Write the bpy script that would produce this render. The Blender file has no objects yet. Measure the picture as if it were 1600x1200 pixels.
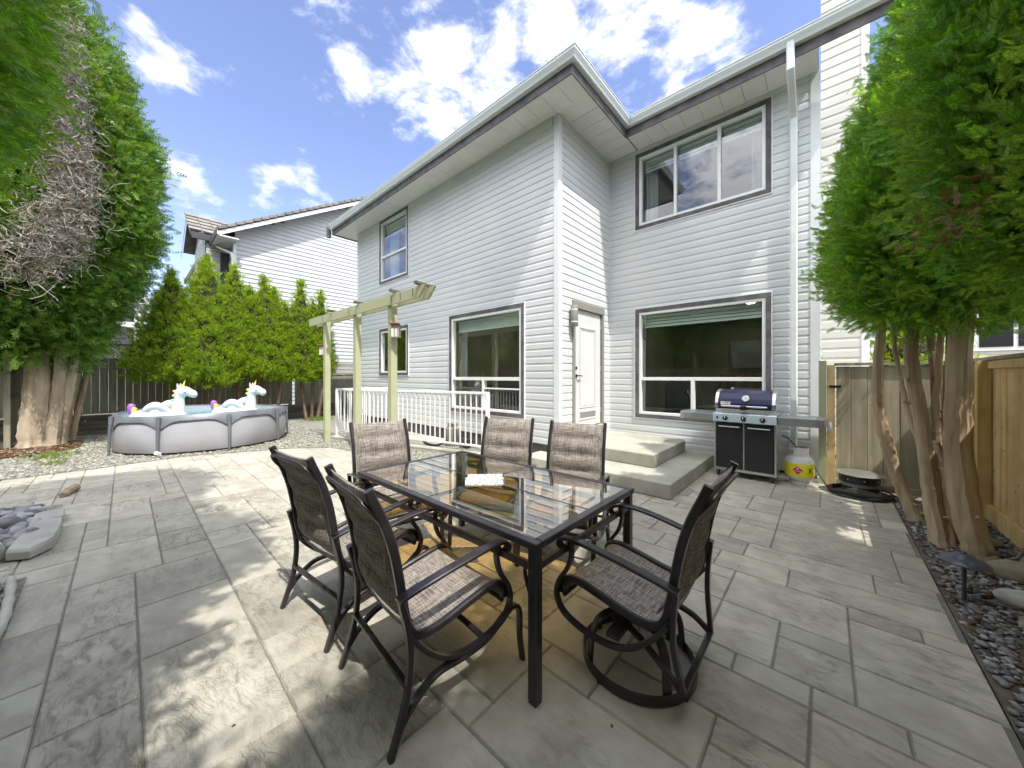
import bpy, math, random
import numpy as np
from mathutils import Vector, Matrix
R = math.radians
SC = bpy.context.scene
COL = SC.collection
# ------------------------------------------------------------------ camera, sky, sun, exposure
cam_d = bpy.data.cameras.new('camera'); cam = bpy.data.objects.new('camera', cam_d); COL.objects.link(cam)
cam.location = (0, 0, 1.45); cam.rotation_euler = (R(90), 0, R(42))
cam_d.sensor_width = 36; cam_d.lens = 545 / 1600 * 36; cam_d.shift_y = -0.0075
cam_d.clip_start = 0.05; cam_d.clip_end = 3000
SC.camera = cam
SUN = Vector((1, -0.32, 1.8)).normalized()
sd = bpy.data.lights.new('sun', 'SUN'); sd.energy = 3.5; sd.angle = R(0.55); sd.color = (1, 0.95, 0.87)
so = bpy.data.objects.new('sun', sd); COL.objects.link(so); so.rotation_euler = (-SUN).to_track_quat('-Z', 'Y').to_euler(); so.location = (20, -6, 30)
SC.view_settings.view_transform = 'Standard'; SC.view_settings.look = 'None'
SC.view_settings.exposure = 0.8; SC.view_settings.gamma = 1
SC.cycles.max_bounces = 10; SC.cycles.transparent_max_bounces = 24
W = bpy.data.worlds.new('World'); SC.world = W; W.use_nodes = True
nt = W.node_tree; nt.nodes.clear()
def wn(t, **k):
    n = nt.nodes.new(t)
    for a, b in k.items(): setattr(n, a, b)
    return n
out = wn('ShaderNodeOutputWorld'); bg = wn('ShaderNodeBackground'); bg.inputs[1].default_value = 0.15
sky = wn('ShaderNodeTexSky', sky_type='NISHITA', sun_disc=False, sun_elevation=R(60.1), sun_rotation=math.atan2(SUN.x, SUN.y), air_density=1.0, dust_density=0.4, ozone_density=2.2)
tc = wn('ShaderNodeTexCoord'); nrm = wn('ShaderNodeVectorMath', operation='NORMALIZE'); nt.links.new(tc.outputs['Generated'], nrm.inputs[0])
C42, S42 = math.cos(R(42)), math.sin(R(42))
def wm(op, a, b=None, c=None):
    n = wn('ShaderNodeMath', operation=op)
    for i, x in enumerate((a, b, c)):
        if x is None: continue
        if isinstance(x, (int, float)): n.inputs[i].default_value = x
        else: nt.links.new(x, n.inputs[i])
    return n.outputs[0]
nz = wn('ShaderNodeTexNoise'); nz.inputs['Scale'].default_value = 7.0; nz.inputs['Detail'].default_value = 9; nz.inputs['Roughness'].default_value = 0.62; nz.inputs['Distortion'].default_value = 0.15
mp = wn('ShaderNodeMapping'); mp.inputs['Scale'].default_value = (1, 1, 1.9); nt.links.new(nrm.outputs[0], mp.inputs[0]); nt.links.new(mp.outputs[0], nz.inputs['Vector'])
CLOUDS = [((-.46,1,.90),.10), ((-.33,1,.84),.12), ((-.18,1,.91),.13), ((-.04,1,.93),.12), ((.1,1,.94),.14), ((.3,1,.96),.16), ((.5,1,.96),.15), ((.63,1,.87),.08), ((-.18,1,.765),.10), ((-.07,1,.77),.07), ((.47,1,.86),.05), ((-.90,1,.545),.085), ((-.58,1,.53),.075), ((-.71,1,.53),.06), ((-.98,1,.86),.10),
          ((.2,-1,.7), .35), ((-1,-1,.5), .3), ((1.5,-.5,.6), .3), ((.2,1.1,2.2), .4), ((-1.6,.4,1.0),.3)]
acc = None
for (cx, cy, cz), rad in CLOUDS:
    d = Vector((cx*C42 - cy*S42, cx*S42 + cy*C42, cz)).normalized()
    s = wn('ShaderNodeVectorMath', operation='DISTANCE'); nt.links.new(nrm.outputs[0], s.inputs[0]); s.inputs[1].default_value = d
    m = wn('ShaderNodeMapRange'); m.inputs['From Min'].default_value = rad*1.25; m.inputs['From Max'].default_value = 0; nt.links.new(s.outputs['Value'], m.inputs['Value'])
    acc = m.outputs[0] if acc is None else wm('MAXIMUM', acc, m.outputs[0])
cm = wm('ADD', wm('MULTIPLY', nz.outputs['Fac'], 2.5), wm('MULTIPLY', wm('POWER', acc, .7), 0.9))
cmr = wn('ShaderNodeMapRange', interpolation_type='SMOOTHSTEP'); cmr.inputs['From Min'].default_value = 1.74; cmr.inputs['From Max'].default_value = 2.36; nt.links.new(cm, cmr.inputs['Value'])
mixc = wn('ShaderNodeMix', data_type='RGBA'); nt.links.new(cmr.outputs[0], mixc.inputs['Factor'])
skm = wn('ShaderNodeMix', data_type='RGBA', blend_type='MULTIPLY'); skm.inputs['Factor'].default_value = 1; nt.links.new(sky.outputs[0], skm.inputs['A']); skm.inputs['B'].default_value = (1.35, 1.15, 1.22, 1)
# added bright cloud bank behind the camera, put there to fill the shade
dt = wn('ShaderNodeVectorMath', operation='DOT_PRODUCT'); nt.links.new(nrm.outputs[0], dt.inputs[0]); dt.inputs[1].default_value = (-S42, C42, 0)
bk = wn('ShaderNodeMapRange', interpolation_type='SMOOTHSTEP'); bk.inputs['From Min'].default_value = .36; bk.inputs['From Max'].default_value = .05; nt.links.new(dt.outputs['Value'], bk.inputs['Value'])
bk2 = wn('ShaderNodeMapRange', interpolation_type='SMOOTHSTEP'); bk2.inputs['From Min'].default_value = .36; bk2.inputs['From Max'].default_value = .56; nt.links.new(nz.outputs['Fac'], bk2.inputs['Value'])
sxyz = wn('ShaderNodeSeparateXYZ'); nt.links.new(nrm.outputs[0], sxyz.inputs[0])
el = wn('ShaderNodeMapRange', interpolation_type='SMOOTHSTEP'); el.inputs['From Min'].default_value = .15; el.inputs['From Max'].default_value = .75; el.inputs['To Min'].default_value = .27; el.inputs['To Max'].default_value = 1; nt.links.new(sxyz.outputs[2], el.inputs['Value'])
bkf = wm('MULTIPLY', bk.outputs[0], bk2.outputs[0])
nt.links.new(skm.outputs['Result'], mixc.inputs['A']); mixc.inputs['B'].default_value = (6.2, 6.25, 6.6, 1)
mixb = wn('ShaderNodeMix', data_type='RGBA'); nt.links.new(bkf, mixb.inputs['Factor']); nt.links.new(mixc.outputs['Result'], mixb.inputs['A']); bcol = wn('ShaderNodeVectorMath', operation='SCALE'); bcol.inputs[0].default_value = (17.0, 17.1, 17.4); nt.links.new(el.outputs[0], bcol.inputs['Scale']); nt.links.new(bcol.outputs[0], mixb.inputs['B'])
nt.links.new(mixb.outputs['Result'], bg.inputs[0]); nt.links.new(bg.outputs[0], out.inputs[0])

# ------------------------------------------------------------------ materials
def mat(name, c1, c2=None, rough=0.6, metal=0.0, scale=4.0, stretch=(1,1,1), detail=5, bump=0.0, bscale=None, bdist=0.01, island=0.0, spec=0.5, lo=0.35, hi=0.65, coat=0.0, distort=0.0, c3=None, scale3=1.0, f3=0.5):
    m = bpy.data.materials.new(name); m.use_nodes = True; t = m.node_tree; N = t.nodes; L = t.links
    p = N['Principled BSDF']; p.inputs['Roughness'].default_value = rough; p.inputs['Metallic'].default_value = metal
    p.inputs['Specular IOR Level'].default_value = spec; p.inputs['Coat Weight'].default_value = coat
    col4 = lambda c: (c[0], c[1], c[2], 1)
    p.inputs['Base Color'].default_value = col4(c1)
    tcn = N.new('ShaderNodeTexCoord'); mpn = N.new('ShaderNodeMapping'); mpn.inputs['Scale'].default_value = stretch; L.new(tcn.outputs['Object'], mpn.inputs[0])
    vec = mpn.outputs[0]
    geo = N.new('ShaderNodeNewGeometry')
    if island:
        ad = N.new('ShaderNodeVectorMath'); ad.operation = 'MULTIPLY_ADD'; L.new(geo.outputs['Random Per Island'], ad.inputs[0]); ad.inputs[1].default_value = (37, 53, 71); L.new(vec, ad.inputs[2]); vec = ad.outputs[0]
    col = None
    if c2 is not None:
        n = N.new('ShaderNodeTexNoise'); n.inputs['Scale'].default_value = scale; n.inputs['Detail'].default_value = detail; n.inputs['Distortion'].default_value = distort; L.new(vec, n.inputs['Vector'])
        r = N.new('ShaderNodeMapRange'); r.inputs['From Min'].default_value = lo; r.inputs['From Max'].default_value = hi; L.new(n.outputs['Fac'], r.inputs['Value'])
        x = N.new('ShaderNodeMix'); x.data_type = 'RGBA'; x.inputs['A'].default_value = col4(c1); x.inputs['B'].default_value = col4(c2); L.new(r.outputs[0], x.inputs['Factor']); col = x.outputs['Result']
        if c3 is not None:
            n3 = N.new('ShaderNodeTexNoise'); n3.inputs['Scale'].default_value = scale3; n3.inputs['Detail'].default_value = 3; L.new(tcn.outputs['Object'], n3.inputs['Vector'])
            r3 = N.new('ShaderNodeMapRange'); r3.inputs['From Min'].default_value = 0.45; r3.inputs['From Max'].default_value = 0.7; r3.inputs['To Max'].default_value = f3; L.new(n3.outputs['Fac'], r3.inputs['Value'])
            x3 = N.new('ShaderNodeMix'); x3.data_type = 'RGBA'; L.new(r3.outputs[0], x3.inputs['Factor']); L.new(col, x3.inputs['A']); x3.inputs['B'].default_value = col4(c3); col = x3.outputs['Result']
    if island:
        hs = N.new('ShaderNodeHueSaturation')
        mr = N.new('ShaderNodeMapRange'); mr.inputs['To Min'].default_value = 1 - island; mr.inputs['To Max'].default_value = 1 + island; L.new(geo.outputs['Random Per Island'], mr.inputs['Value']); L.new(mr.outputs[0], hs.inputs['Value'])
        if col is None: hs.inputs['Color'].default_value = col4(c1)
        else: L.new(col, hs.inputs['Color'])
        col = hs.outputs[0]
    if col is not None: L.new(col, p.inputs['Base Color'])
    if bump:
        nb = N.new('ShaderNodeTexNoise'); nb.inputs['Scale'].default_value = bscale or scale*3; nb.inputs['Detail'].default_value = 6; nb.inputs['Distortion'].default_value = distort; L.new(vec, nb.inputs['Vector'])
        b = N.new('ShaderNodeBump'); b.inputs['Strength'].default_value = bump; b.inputs['Distance'].default_value = bdist; L.new(nb.outputs['Fac'], b.inputs['Height']); L.new(b.outputs[0], p.inputs['Normal'])
    return m
def leafmat(name, c1, c2, c3=None, trans=0.35, scale=1.6):
    m = mat(name, c1, c2, rough=0.55, scale=scale, detail=3, island=0.35, spec=0.3, c3=c3, scale3=3.5, f3=0.75)
    t = m.node_tree; N = t.nodes; L = t.links; p = N['Principled BSDF']; o = N['Material Output']
    tr = N.new('ShaderNodeBsdfTranslucent'); src = p.inputs['Base Color'].links[0].from_socket
    g = N.new('ShaderNodeMix'); g.data_type = 'RGBA'; g.blend_type = 'MULTIPLY'; g.inputs['Factor'].default_value = 1; L.new(src, g.inputs['A']); g.inputs['B'].default_value = (1.7, 1.6, 0.6, 1)
    L.new(g.outputs['Result'], tr.inputs[0]); ms = N.new('ShaderNodeMixShader'); ms.inputs[0].default_value = trans
    L.new(p.outputs[0], ms.inputs[1]); L.new(tr.outputs[0], ms.inputs[2]); L.new(ms.outputs[0], o.inputs[0])
    return m
def glassmat(name, tint, refl=1.0, rough=0.0, ior=1.5):
    m = bpy.data.materials.new(name); m.use_nodes = True; t = m.node_tree; N = t.nodes; L = t.links; N.remove(N['Principled BSDF']); o = N['Material Output']
    ge = N.new('ShaderNodeNewGeometry'); dp = N.new('ShaderNodeVectorMath'); dp.operation = 'DOT_PRODUCT'; L.new(ge.outputs['Incoming'], dp.inputs[0]); L.new(ge.outputs['Normal'], dp.inputs[1])
    ab = N.new('ShaderNodeMath'); ab.operation = 'ABSOLUTE'; L.new(dp.outputs['Value'], ab.inputs[0]); om = N.new('ShaderNodeMath'); om.operation = 'SUBTRACT'; om.inputs[0].default_value = 1; L.new(ab.outputs[0], om.inputs[1])
    pw = N.new('ShaderNodeMath'); pw.operation = 'POWER'; pw.inputs[1].default_value = 4.2; L.new(om.outputs[0], pw.inputs[0]); fr = N.new('ShaderNodeMath'); fr.operation = 'MULTIPLY_ADD'; fr.inputs[1].default_value = .90; fr.inputs[2].default_value = .075; L.new(pw.outputs[0], fr.inputs[0])
    ml = N.new('ShaderNodeMath'); ml.operation = 'MULTIPLY_ADD'; ml.inputs[1].default_value = refl; ml.inputs[2].default_value = 0.03; ml.use_clamp = True; L.new(fr.outputs[0], ml.inputs[0])
    tr = N.new('ShaderNodeBsdfTransparent'); tr.inputs[0].default_value = (*tint, 1)
    gl = N.new('ShaderNodeBsdfGlossy'); gl.inputs['Roughness'].default_value = rough; gl.inputs[0].default_value = (.95, .97, 1, 1)
    tcn = N.new('ShaderNodeTexCoord'); n = N.new('ShaderNodeTexNoise'); n.inputs['Scale'].default_value = 1.3; L.new(tcn.outputs['Object'], n.inputs['Vector'])
    b = N.new('ShaderNodeBump'); b.inputs['Strength'].default_value = 0.06; b.inputs['Distance'].default_value = 0.02; L.new(n.outputs['Fac'], b.inputs['Height']); L.new(b.outputs[0], gl.inputs['Normal'])
    ms = N.new('ShaderNodeMixShader'); L.new(ml.outputs[0], ms.inputs[0]); L.new(tr.outputs[0], ms.inputs[1]); L.new(gl.outputs[0], ms.inputs[2]); L.new(ms.outputs[0], o.inputs[0])
    return m
def emitmat(name, c, s):
    m = bpy.data.materials.new(name); m.use_nodes = True; p = m.node_tree.nodes['Principled BSDF']; p.inputs['Emission Color'].default_value = (*c, 1); p.inputs['Emission Strength'].default_value = s; return m
M = {}
M['siding'] = mat('vinyl_siding', (.585,.61,.625), (.65,.67,.685), rough=.45, scale=1.2, bump=.05, bscale=60, bdist=.002, c3=(.63,.63,.58), scale3=.6, f3=.35)
M['siding_cream'] = mat('cream_siding', (.56,.555,.50), (.62,.615,.56), rough=.5, scale=1.2)
M['siding_blue'] = mat('pale_siding', (.46,.475,.49), (.52,.53,.54), rough=.5, scale=1.2)
M['corner'] = mat('corner_vinyl', (.70,.74,.77), (.76,.78,.79), rough=.4, scale=2)
M['trim'] = mat('charcoal_trim', (.075,.07,.08), (.15,.14,.15), rough=.7, scale=6, stretch=(1,1,1), bump=.2, bscale=30, bdist=.003)
M['white'] = mat('white_vinyl', (.80,.81,.81), (.84,.84,.83), rough=.35, scale=3)
M['soffit'] = mat('soffit_white', (.70,.70,.68), (.75,.75,.73), rough=.5, scale=3)
M['gutter'] = mat('gutter_white', (.66,.71,.72), (.74,.78,.78), rough=.35, scale=1.5, stretch=(.3,.3,4))
M['door'] = mat('door_white', (.64,.65,.66), (.68,.69,.69), rough=.3, scale=2)
M['glass'] = glassmat('window_glass', (.80,.86,.82), 1.7)
M['amber'] = glassmat('amber_glass', (.87,.60,.24), 2.0, ior=1.5)
M['blind'] = mat('blind_slats', (.68,.76,.76), (.74,.80,.80), rough=.5, scale=2)
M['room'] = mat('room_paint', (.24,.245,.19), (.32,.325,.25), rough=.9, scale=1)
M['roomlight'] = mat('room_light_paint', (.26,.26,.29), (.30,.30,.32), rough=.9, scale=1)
M['curtain'] = mat('curtain_cloth', (.55,.58,.65), (.65,.68,.72), rough=.9, scale=4)
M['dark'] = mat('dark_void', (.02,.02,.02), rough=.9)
M['concrete'] = mat('step_concrete', (.34,.335,.28), (.46,.45,.39), rough=.85, scale=3, detail=8, bump=.35, bscale=55, bdist=.004, c3=(.20,.20,.15), scale3=1.2, f3=.6)
M['foundation'] = mat('foundation', (.06,.06,.065), (.1,.1,.1), rough=.9, scale=4)  # charcoal colour stands in for the dark shade below the siding
M['bronze'] = mat('bronze_metal', (.030,.026,.030), (.045,.038,.042), rough=.33, metal=.35, scale=9, coat=.25, bump=.04, bscale=200, bdist=.001)
M['bark'] = mat('cedar_bark', (.26,.185,.11), (.46,.36,.23), rough=.95, scale=7, stretch=(1,1,.16), detail=8, bump=.9, bscale=16, bdist=.02, c3=(.24,.22,.13), scale3=1.5, f3=.55, distort=.6)
M['bark_pale'] = mat('pale_bark', (.30,.24,.17), (.46,.38,.28), rough=.95, scale=7, stretch=(1,1,.2), detail=8, bump=.9, bscale=16, bdist=.02, c3=(.2,.13,.08), scale3=1.5, f3=.5, distort=.6)
M['bark_red'] = mat('red_bark', (.13,.085,.06), (.24,.16,.11), rough=.95, scale=9, stretch=(1,1,.2), bump=.8, bscale=16, bdist=.02)
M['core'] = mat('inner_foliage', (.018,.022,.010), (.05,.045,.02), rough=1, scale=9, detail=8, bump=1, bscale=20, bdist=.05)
M['leaf'] = leafmat('cedar_leaf', (.075,.19,.026), (.18,.39,.04), (.27,.37,.07), trans=.45)
M['leaf_dark'] = leafmat('dark_cedar_leaf', (.06,.145,.024), (.14,.27,.035), (.21,.31,.05))
M['leaf_yel'] = leafmat('golden_leaf', (.20,.31,.028), (.34,.45,.04), (.15,.24,.028), trans=.5)
M['leaf_brown'] = leafmat('dead_leaf', (.13,.065,.025), (.21,.12,.06), trans=.15)
M['twig'] = mat('dead_twig', (.19,.175,.145), (.40,.37,.325), rough=.9, scale=8, island=.3)
M['fence_grey'] = mat('old_fence_wood', (.21,.205,.15), (.33,.32,.235), rough=.9, scale=7, stretch=(3,3,.25), detail=7, bump=.4, bscale=12, bdist=.006, island=.16, c3=(.17,.19,.12), scale3=1.1, f3=.6)
M['fence_tan'] = mat('cedar_board', (.60,.42,.17), (.72,.56,.29), rough=.8, scale=6, stretch=(3,3,.2), detail=7, bump=.2, bscale=10, bdist=.004, island=.14, c3=(.38,.20,.08), scale3=3.4, f3=.5)
M['gate_wood'] = mat('weathered_board', (.25,.22,.145), (.38,.34,.24), rough=.85, scale=6, stretch=(3,3,.2), detail=7, bump=.3, bscale=10, bdist=.005, island=.12, c3=(.2,.19,.12), scale3=1.8, f3=.6)
M['knot'] = mat('wood_knot', (.06,.035,.02), rough=.9)
M['pergola'] = mat('sage_paint', (.39,.41,.25), (.47,.48,.31), rough=.7, scale=3, stretch=(1,1,1), bump=.2, bscale=25, bdist=.003, c3=(.28,.29,.18), scale3=3, f3=.5)
M['railing'] = mat('railing_white', (.80,.80,.80), rough=.35)
M['timber'] = mat('old_timber', (.075,.065,.05), (.16,.14,.11), rough=.95, scale=5, stretch=(3,.3,3), detail=7, bump=.5, bscale=12, bdist=.01, island=.25)
M['soil'] = mat('soil', (.075,.06,.045), (.16,.135,.10), rough=1, scale=8, detail=9, bump=.8, bscale=30, bdist=.02)
M['gravel_base'] = mat('gravel_base', (.16,.15,.13), (.30,.29,.25), rough=1, scale=30, detail=9, bump=.9, bscale=50, bdist=.02)
M['pebble'] = mat('dark_pebble', (.10,.10,.105), (.27,.26,.25), rough=.6, scale=5, island=.75, lo=.3, hi=.7)
M['pebble_pale'] = mat('pale_pebble', (.20,.195,.16), (.32,.31,.26), rough=.8, scale=5, island=.45)
M['cobble'] = mat('blue_cobble', (.15,.155,.17), (.30,.30,.31), rough=.6, scale=3, island=.5)
M['rock'] = mat('pale_rock', (.38,.37,.33), (.52,.51,.46), rough=.85, scale=5, bump=.5, bscale=14, bdist=.01)
M['flag'] = mat('flagstone', (.30,.30,.29), (.42,.41,.38), rough=.85, scale=4, bump=.5, bscale=18, bdist=.008)
M['brownrock'] = mat('brown_rock', (.22,.19,.13), (.33,.30,.22), rough=.9, scale=4, bump=.6, bscale=12, bdist=.015)
M['tile'] = mat('roof_tile', (.15,.14,.13), (.26,.25,.22), rough=.8, scale=3, island=.15)
M['ntrim'] = mat('slate_trim', (.05,.05,.06), rough=.6)
M['steel'] = mat('stainless', (.62,.63,.64), (.7,.71,.72), rough=.28, metal=.9, scale=20, stretch=(.2,4,4))
M['steel_blue'] = mat('panel_steel', (.58,.66,.74), rough=.25, metal=.8)
M['enamel'] = mat('navy_enamel', (.020,.022,.085), rough=.30, coat=.1, spec=.35)
M['black'] = mat('black_metal', (.018,.018,.024), rough=.35, coat=.2)
M['rubber'] = mat('black_rubber', (.02,.02,.02), rough=.55)
M['shelf'] = mat('grey_shelf', (.30,.31,.32), (.36,.37,.38), rough=.35, metal=.4, scale=4)
M['tank'] = mat('tank_white', (.74,.74,.76), (.80,.80,.81), rough=.3, scale=4)
M['yellow'] = mat('label_yellow', (.80,.70,.02), rough=.45)
M['red'] = mat('label_red', (.62,.03,.04), rough=.45)
M['paper'] = mat('label_white', (.85,.85,.82), rough=.5)
M['ink'] = mat('ink_black', (.02,.02,.03), rough=.5)
M['pool'] = mat('pool_liner', (.29,.29,.32), (.34,.34,.365), rough=.45, scale=2, c3=(.42,.43,.47), scale3=1.2, f3=.3)
M['poolframe'] = mat('pool_frame_grey', (.10,.11,.13), (.15,.16,.18), rough=.4, scale=3)
M['float'] = mat('float_vinyl', (.62,.62,.64), rough=.3)
M['purple'] = mat('float_purple', (.32,.12,.50), rough=.3)
M['gold'] = mat('float_yellow', (.80,.56,.10), rough=.3)
M['pink'] = mat('float_pink', (.75,.30,.40), rough=.3)
M['teal'] = mat('float_teal', (.25,.55,.60), rough=.3)
M['lamp_metal'] = mat('lamp_metal', (.045,.045,.075), (.07,.07,.10), rough=.4, scale=6, coat=.2)
M['lamp_grey'] = mat('lamp_grey', (.25,.24,.22), rough=.6)
M['bulb'] = emitmat('bulb', (1, .85, .6), 40)
M['downlight'] = emitmat('downlight', (1, .93, .8), 26)
M['bird_wood'] = mat('birdhouse_wood', (.28,.27,.23), (.4,.38,.33), rough=.8, scale=5)
M['brick_red'] = mat('birdhouse_red', (.25,.08,.05), rough=.8)
M['grass'] = leafmat('weed_leaf', (.12,.20,.03), (.22,.28,.05), trans=.4)

def sling_mat(name, c1, c2):
    m = mat(name, c1, rough=.75, spec=.3); t = m.node_tree; N = t.nodes; L = t.links; p = N['Principled BSDF']
    tcn = N.new('ShaderNodeTexCoord'); outs = []
    for st in ((330, 12, 12), (9, 260, 260)):
        mpn = N.new('ShaderNodeMapping'); mpn.inputs['Scale'].default_value = st; L.new(tcn.outputs['Object'], mpn.inputs[0])
        n = N.new('ShaderNodeTexNoise'); n.inputs['Scale'].default_value = 1; n.inputs['Detail'].default_value = 2; L.new(mpn.outputs[0], n.inputs['Vector']); outs.append(n.outputs['Fac'])
    a = N.new('ShaderNodeMath'); a.operation = 'ADD'; L.new(outs[0], a.inputs[0]); L.new(outs[1], a.inputs[1])
    r = N.new('ShaderNodeMapRange'); r.inputs['From Min'].default_value = .78; r.inputs['From Max'].default_value = 1.2; L.new(a.outputs[0], r.inputs['Value'])
    x = N.new('ShaderNodeMix'); x.data_type = 'RGBA'; x.inputs['A'].default_value = (*c1, 1); x.inputs['B'].default_value = (*c2, 1); L.new(r.outputs[0], x.inputs['Factor']); L.new(x.outputs['Result'], p.inputs['Base Color'])
    b = N.new('ShaderNodeBump'); b.inputs['Strength'].default_value = .5; b.inputs['Distance'].default_value = .002; L.new(a.outputs[0], b.inputs['Height']); L.new(b.outputs[0], p.inputs['Normal'])
    o = N['Material Output']; tr = N.new('ShaderNodeBsdfTranslucent'); L.new(x.outputs['Result'], tr.inputs[0]); ms = N.new('ShaderNodeMixShader'); ms.inputs[0].default_value = .16
    L.new(p.outputs[0], ms.inputs[1]); L.new(tr.outputs[0], ms.inputs[2]); L.new(ms.outputs[0], o.inputs[0])
    return m
M['sling'] = sling_mat('woven_sling', (.080,.066,.056), (.43,.385,.34))
# stamped concrete
def stamp_mat():
    m = mat('stamped_concrete', (.345,.325,.27), (.465,.445,.375), rough=.72, scale=5, detail=9, island=.10, distort=.5, spec=.4, c3=(.27,.255,.215), scale3=.7, f3=.5)
    t = m.node_tree; N = t.nodes; L = t.links; p = N['Principled BSDF']
    tcn = N.new('ShaderNodeTexCoord'); geo = N.new('ShaderNodeNewGeometry'); ad = N.new('ShaderNodeVectorMath'); ad.operation = 'MULTIPLY_ADD'
    L.new(geo.outputs['Random Per Island'], ad.inputs[0]); ad.inputs[1].default_value = (17, 31, 7); L.new(tcn.outputs['Object'], ad.inputs[2])
    mp2 = N.new('ShaderNodeMapping'); mp2.inputs['Scale'].default_value = (1,2.3,1); mp2.inputs['Rotation'].default_value = (0,0,.35); L.new(ad.outputs[0], mp2.inputs[0])
    n1 = N.new('ShaderNodeTexNoise'); n1.noise_type = 'RIDGED_MULTIFRACTAL'; n1.inputs['Scale'].default_value = 4.2; n1.inputs['Detail'].default_value = 8; n1.inputs['Distortion'].default_value = .7; L.new(mp2.outputs[0], n1.inputs['Vector'])
    rg1 = n1
    n1 = N.new('ShaderNodeTexNoise'); n1.inputs['Scale'].default_value = 3.0; n1.inputs['Detail'].default_value = 7; n1.inputs['Distortion'].default_value = 1.8; L.new(mp2.outputs[0], n1.inputs['Vector'])
    md = N.new('ShaderNodeMath'); md.operation = 'PINGPONG'; md.inputs[1].default_value = .06; L.new(n1.outputs['Fac'], md.inputs[0])
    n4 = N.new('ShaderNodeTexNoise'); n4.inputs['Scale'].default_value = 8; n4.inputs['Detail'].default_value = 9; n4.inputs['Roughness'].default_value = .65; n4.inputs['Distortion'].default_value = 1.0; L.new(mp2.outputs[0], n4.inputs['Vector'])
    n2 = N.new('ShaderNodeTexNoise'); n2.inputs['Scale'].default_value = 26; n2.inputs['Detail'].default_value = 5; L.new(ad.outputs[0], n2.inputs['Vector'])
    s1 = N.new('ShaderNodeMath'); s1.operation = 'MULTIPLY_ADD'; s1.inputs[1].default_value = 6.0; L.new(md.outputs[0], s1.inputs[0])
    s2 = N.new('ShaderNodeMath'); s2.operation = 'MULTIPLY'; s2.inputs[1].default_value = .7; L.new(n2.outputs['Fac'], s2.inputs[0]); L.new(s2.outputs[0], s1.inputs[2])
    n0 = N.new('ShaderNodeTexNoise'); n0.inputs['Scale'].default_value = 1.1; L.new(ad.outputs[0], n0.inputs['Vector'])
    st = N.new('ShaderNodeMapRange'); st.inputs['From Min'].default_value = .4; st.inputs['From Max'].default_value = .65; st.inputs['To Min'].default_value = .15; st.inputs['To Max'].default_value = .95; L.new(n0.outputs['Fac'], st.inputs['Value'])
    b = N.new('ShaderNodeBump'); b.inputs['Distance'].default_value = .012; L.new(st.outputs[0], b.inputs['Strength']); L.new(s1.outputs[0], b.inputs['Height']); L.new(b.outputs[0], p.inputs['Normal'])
    # darker brown mottling from noise, stronger where the relief is stronger
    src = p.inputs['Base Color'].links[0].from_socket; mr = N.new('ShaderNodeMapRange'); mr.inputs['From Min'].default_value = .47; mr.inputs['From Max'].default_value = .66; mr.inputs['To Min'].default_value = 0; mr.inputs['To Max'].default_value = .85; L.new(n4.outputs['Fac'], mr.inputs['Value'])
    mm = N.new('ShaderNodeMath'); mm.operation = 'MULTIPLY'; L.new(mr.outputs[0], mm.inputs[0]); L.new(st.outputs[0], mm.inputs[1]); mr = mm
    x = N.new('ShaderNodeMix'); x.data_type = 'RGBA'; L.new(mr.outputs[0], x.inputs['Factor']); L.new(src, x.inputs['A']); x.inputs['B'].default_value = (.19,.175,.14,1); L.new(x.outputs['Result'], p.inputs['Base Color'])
    return m
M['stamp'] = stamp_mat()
M['joint'] = mat('joint_dark', (.15,.15,.125), (.21,.205,.165), rough=.9, scale=3)
def water_mat():
    m = bpy.data.materials.new('pool_water'); m.use_nodes = True; t = m.node_tree; N = t.nodes; L = t.links; p = N['Principled BSDF']
    p.inputs['Base Color'].default_value = (.16,.42,.48,1); p.inputs['Roughness'].default_value = .05
    n = N.new('ShaderNodeTexNoise'); n.inputs['Scale'].default_value = 6; tcn = N.new('ShaderNodeTexCoord'); L.new(tcn.outputs['Object'], n.inputs['Vector'])
    b = N.new('ShaderNodeBump'); b.inputs['Strength'].default_value = .4; b.inputs['Distance'].default_value = .05; L.new(n.outputs['Fac'], b.inputs['Height']); L.new(b.outputs[0], p.inputs['Normal'])
    return m
M['water'] = water_mat()
def medallion_mat():
    m = mat('mosaic_tile', (.42,.42,.44), rough=.4); t = m.node_tree; N = t.nodes; L = t.links; p = N['Principled BSDF']
    tcn = N.new('ShaderNodeTexCoord'); v = N.new('ShaderNodeTexVoronoi'); v.feature = 'DISTANCE_TO_EDGE'; v.inputs['Scale'].default_value = 40; L.new(tcn.outputs['Object'], v.inputs['Vector'])
    r = N.new('ShaderNodeMapRange'); r.inputs['From Max'].default_value = .12; L.new(v.outputs['Distance'], r.inputs['Value'])
    x = N.new('ShaderNodeMix'); x.data_type = 'RGBA'; x.inputs['A'].default_value = (.12,.12,.16,1); x.inputs['B'].default_value = (.62,.62,.6,1); L.new(r.outputs[0], x.inputs['Factor']); L.new(x.outputs['Result'], p.inputs['Base Color'])
    return m
M['mosaic'] = medallion_mat()

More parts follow.
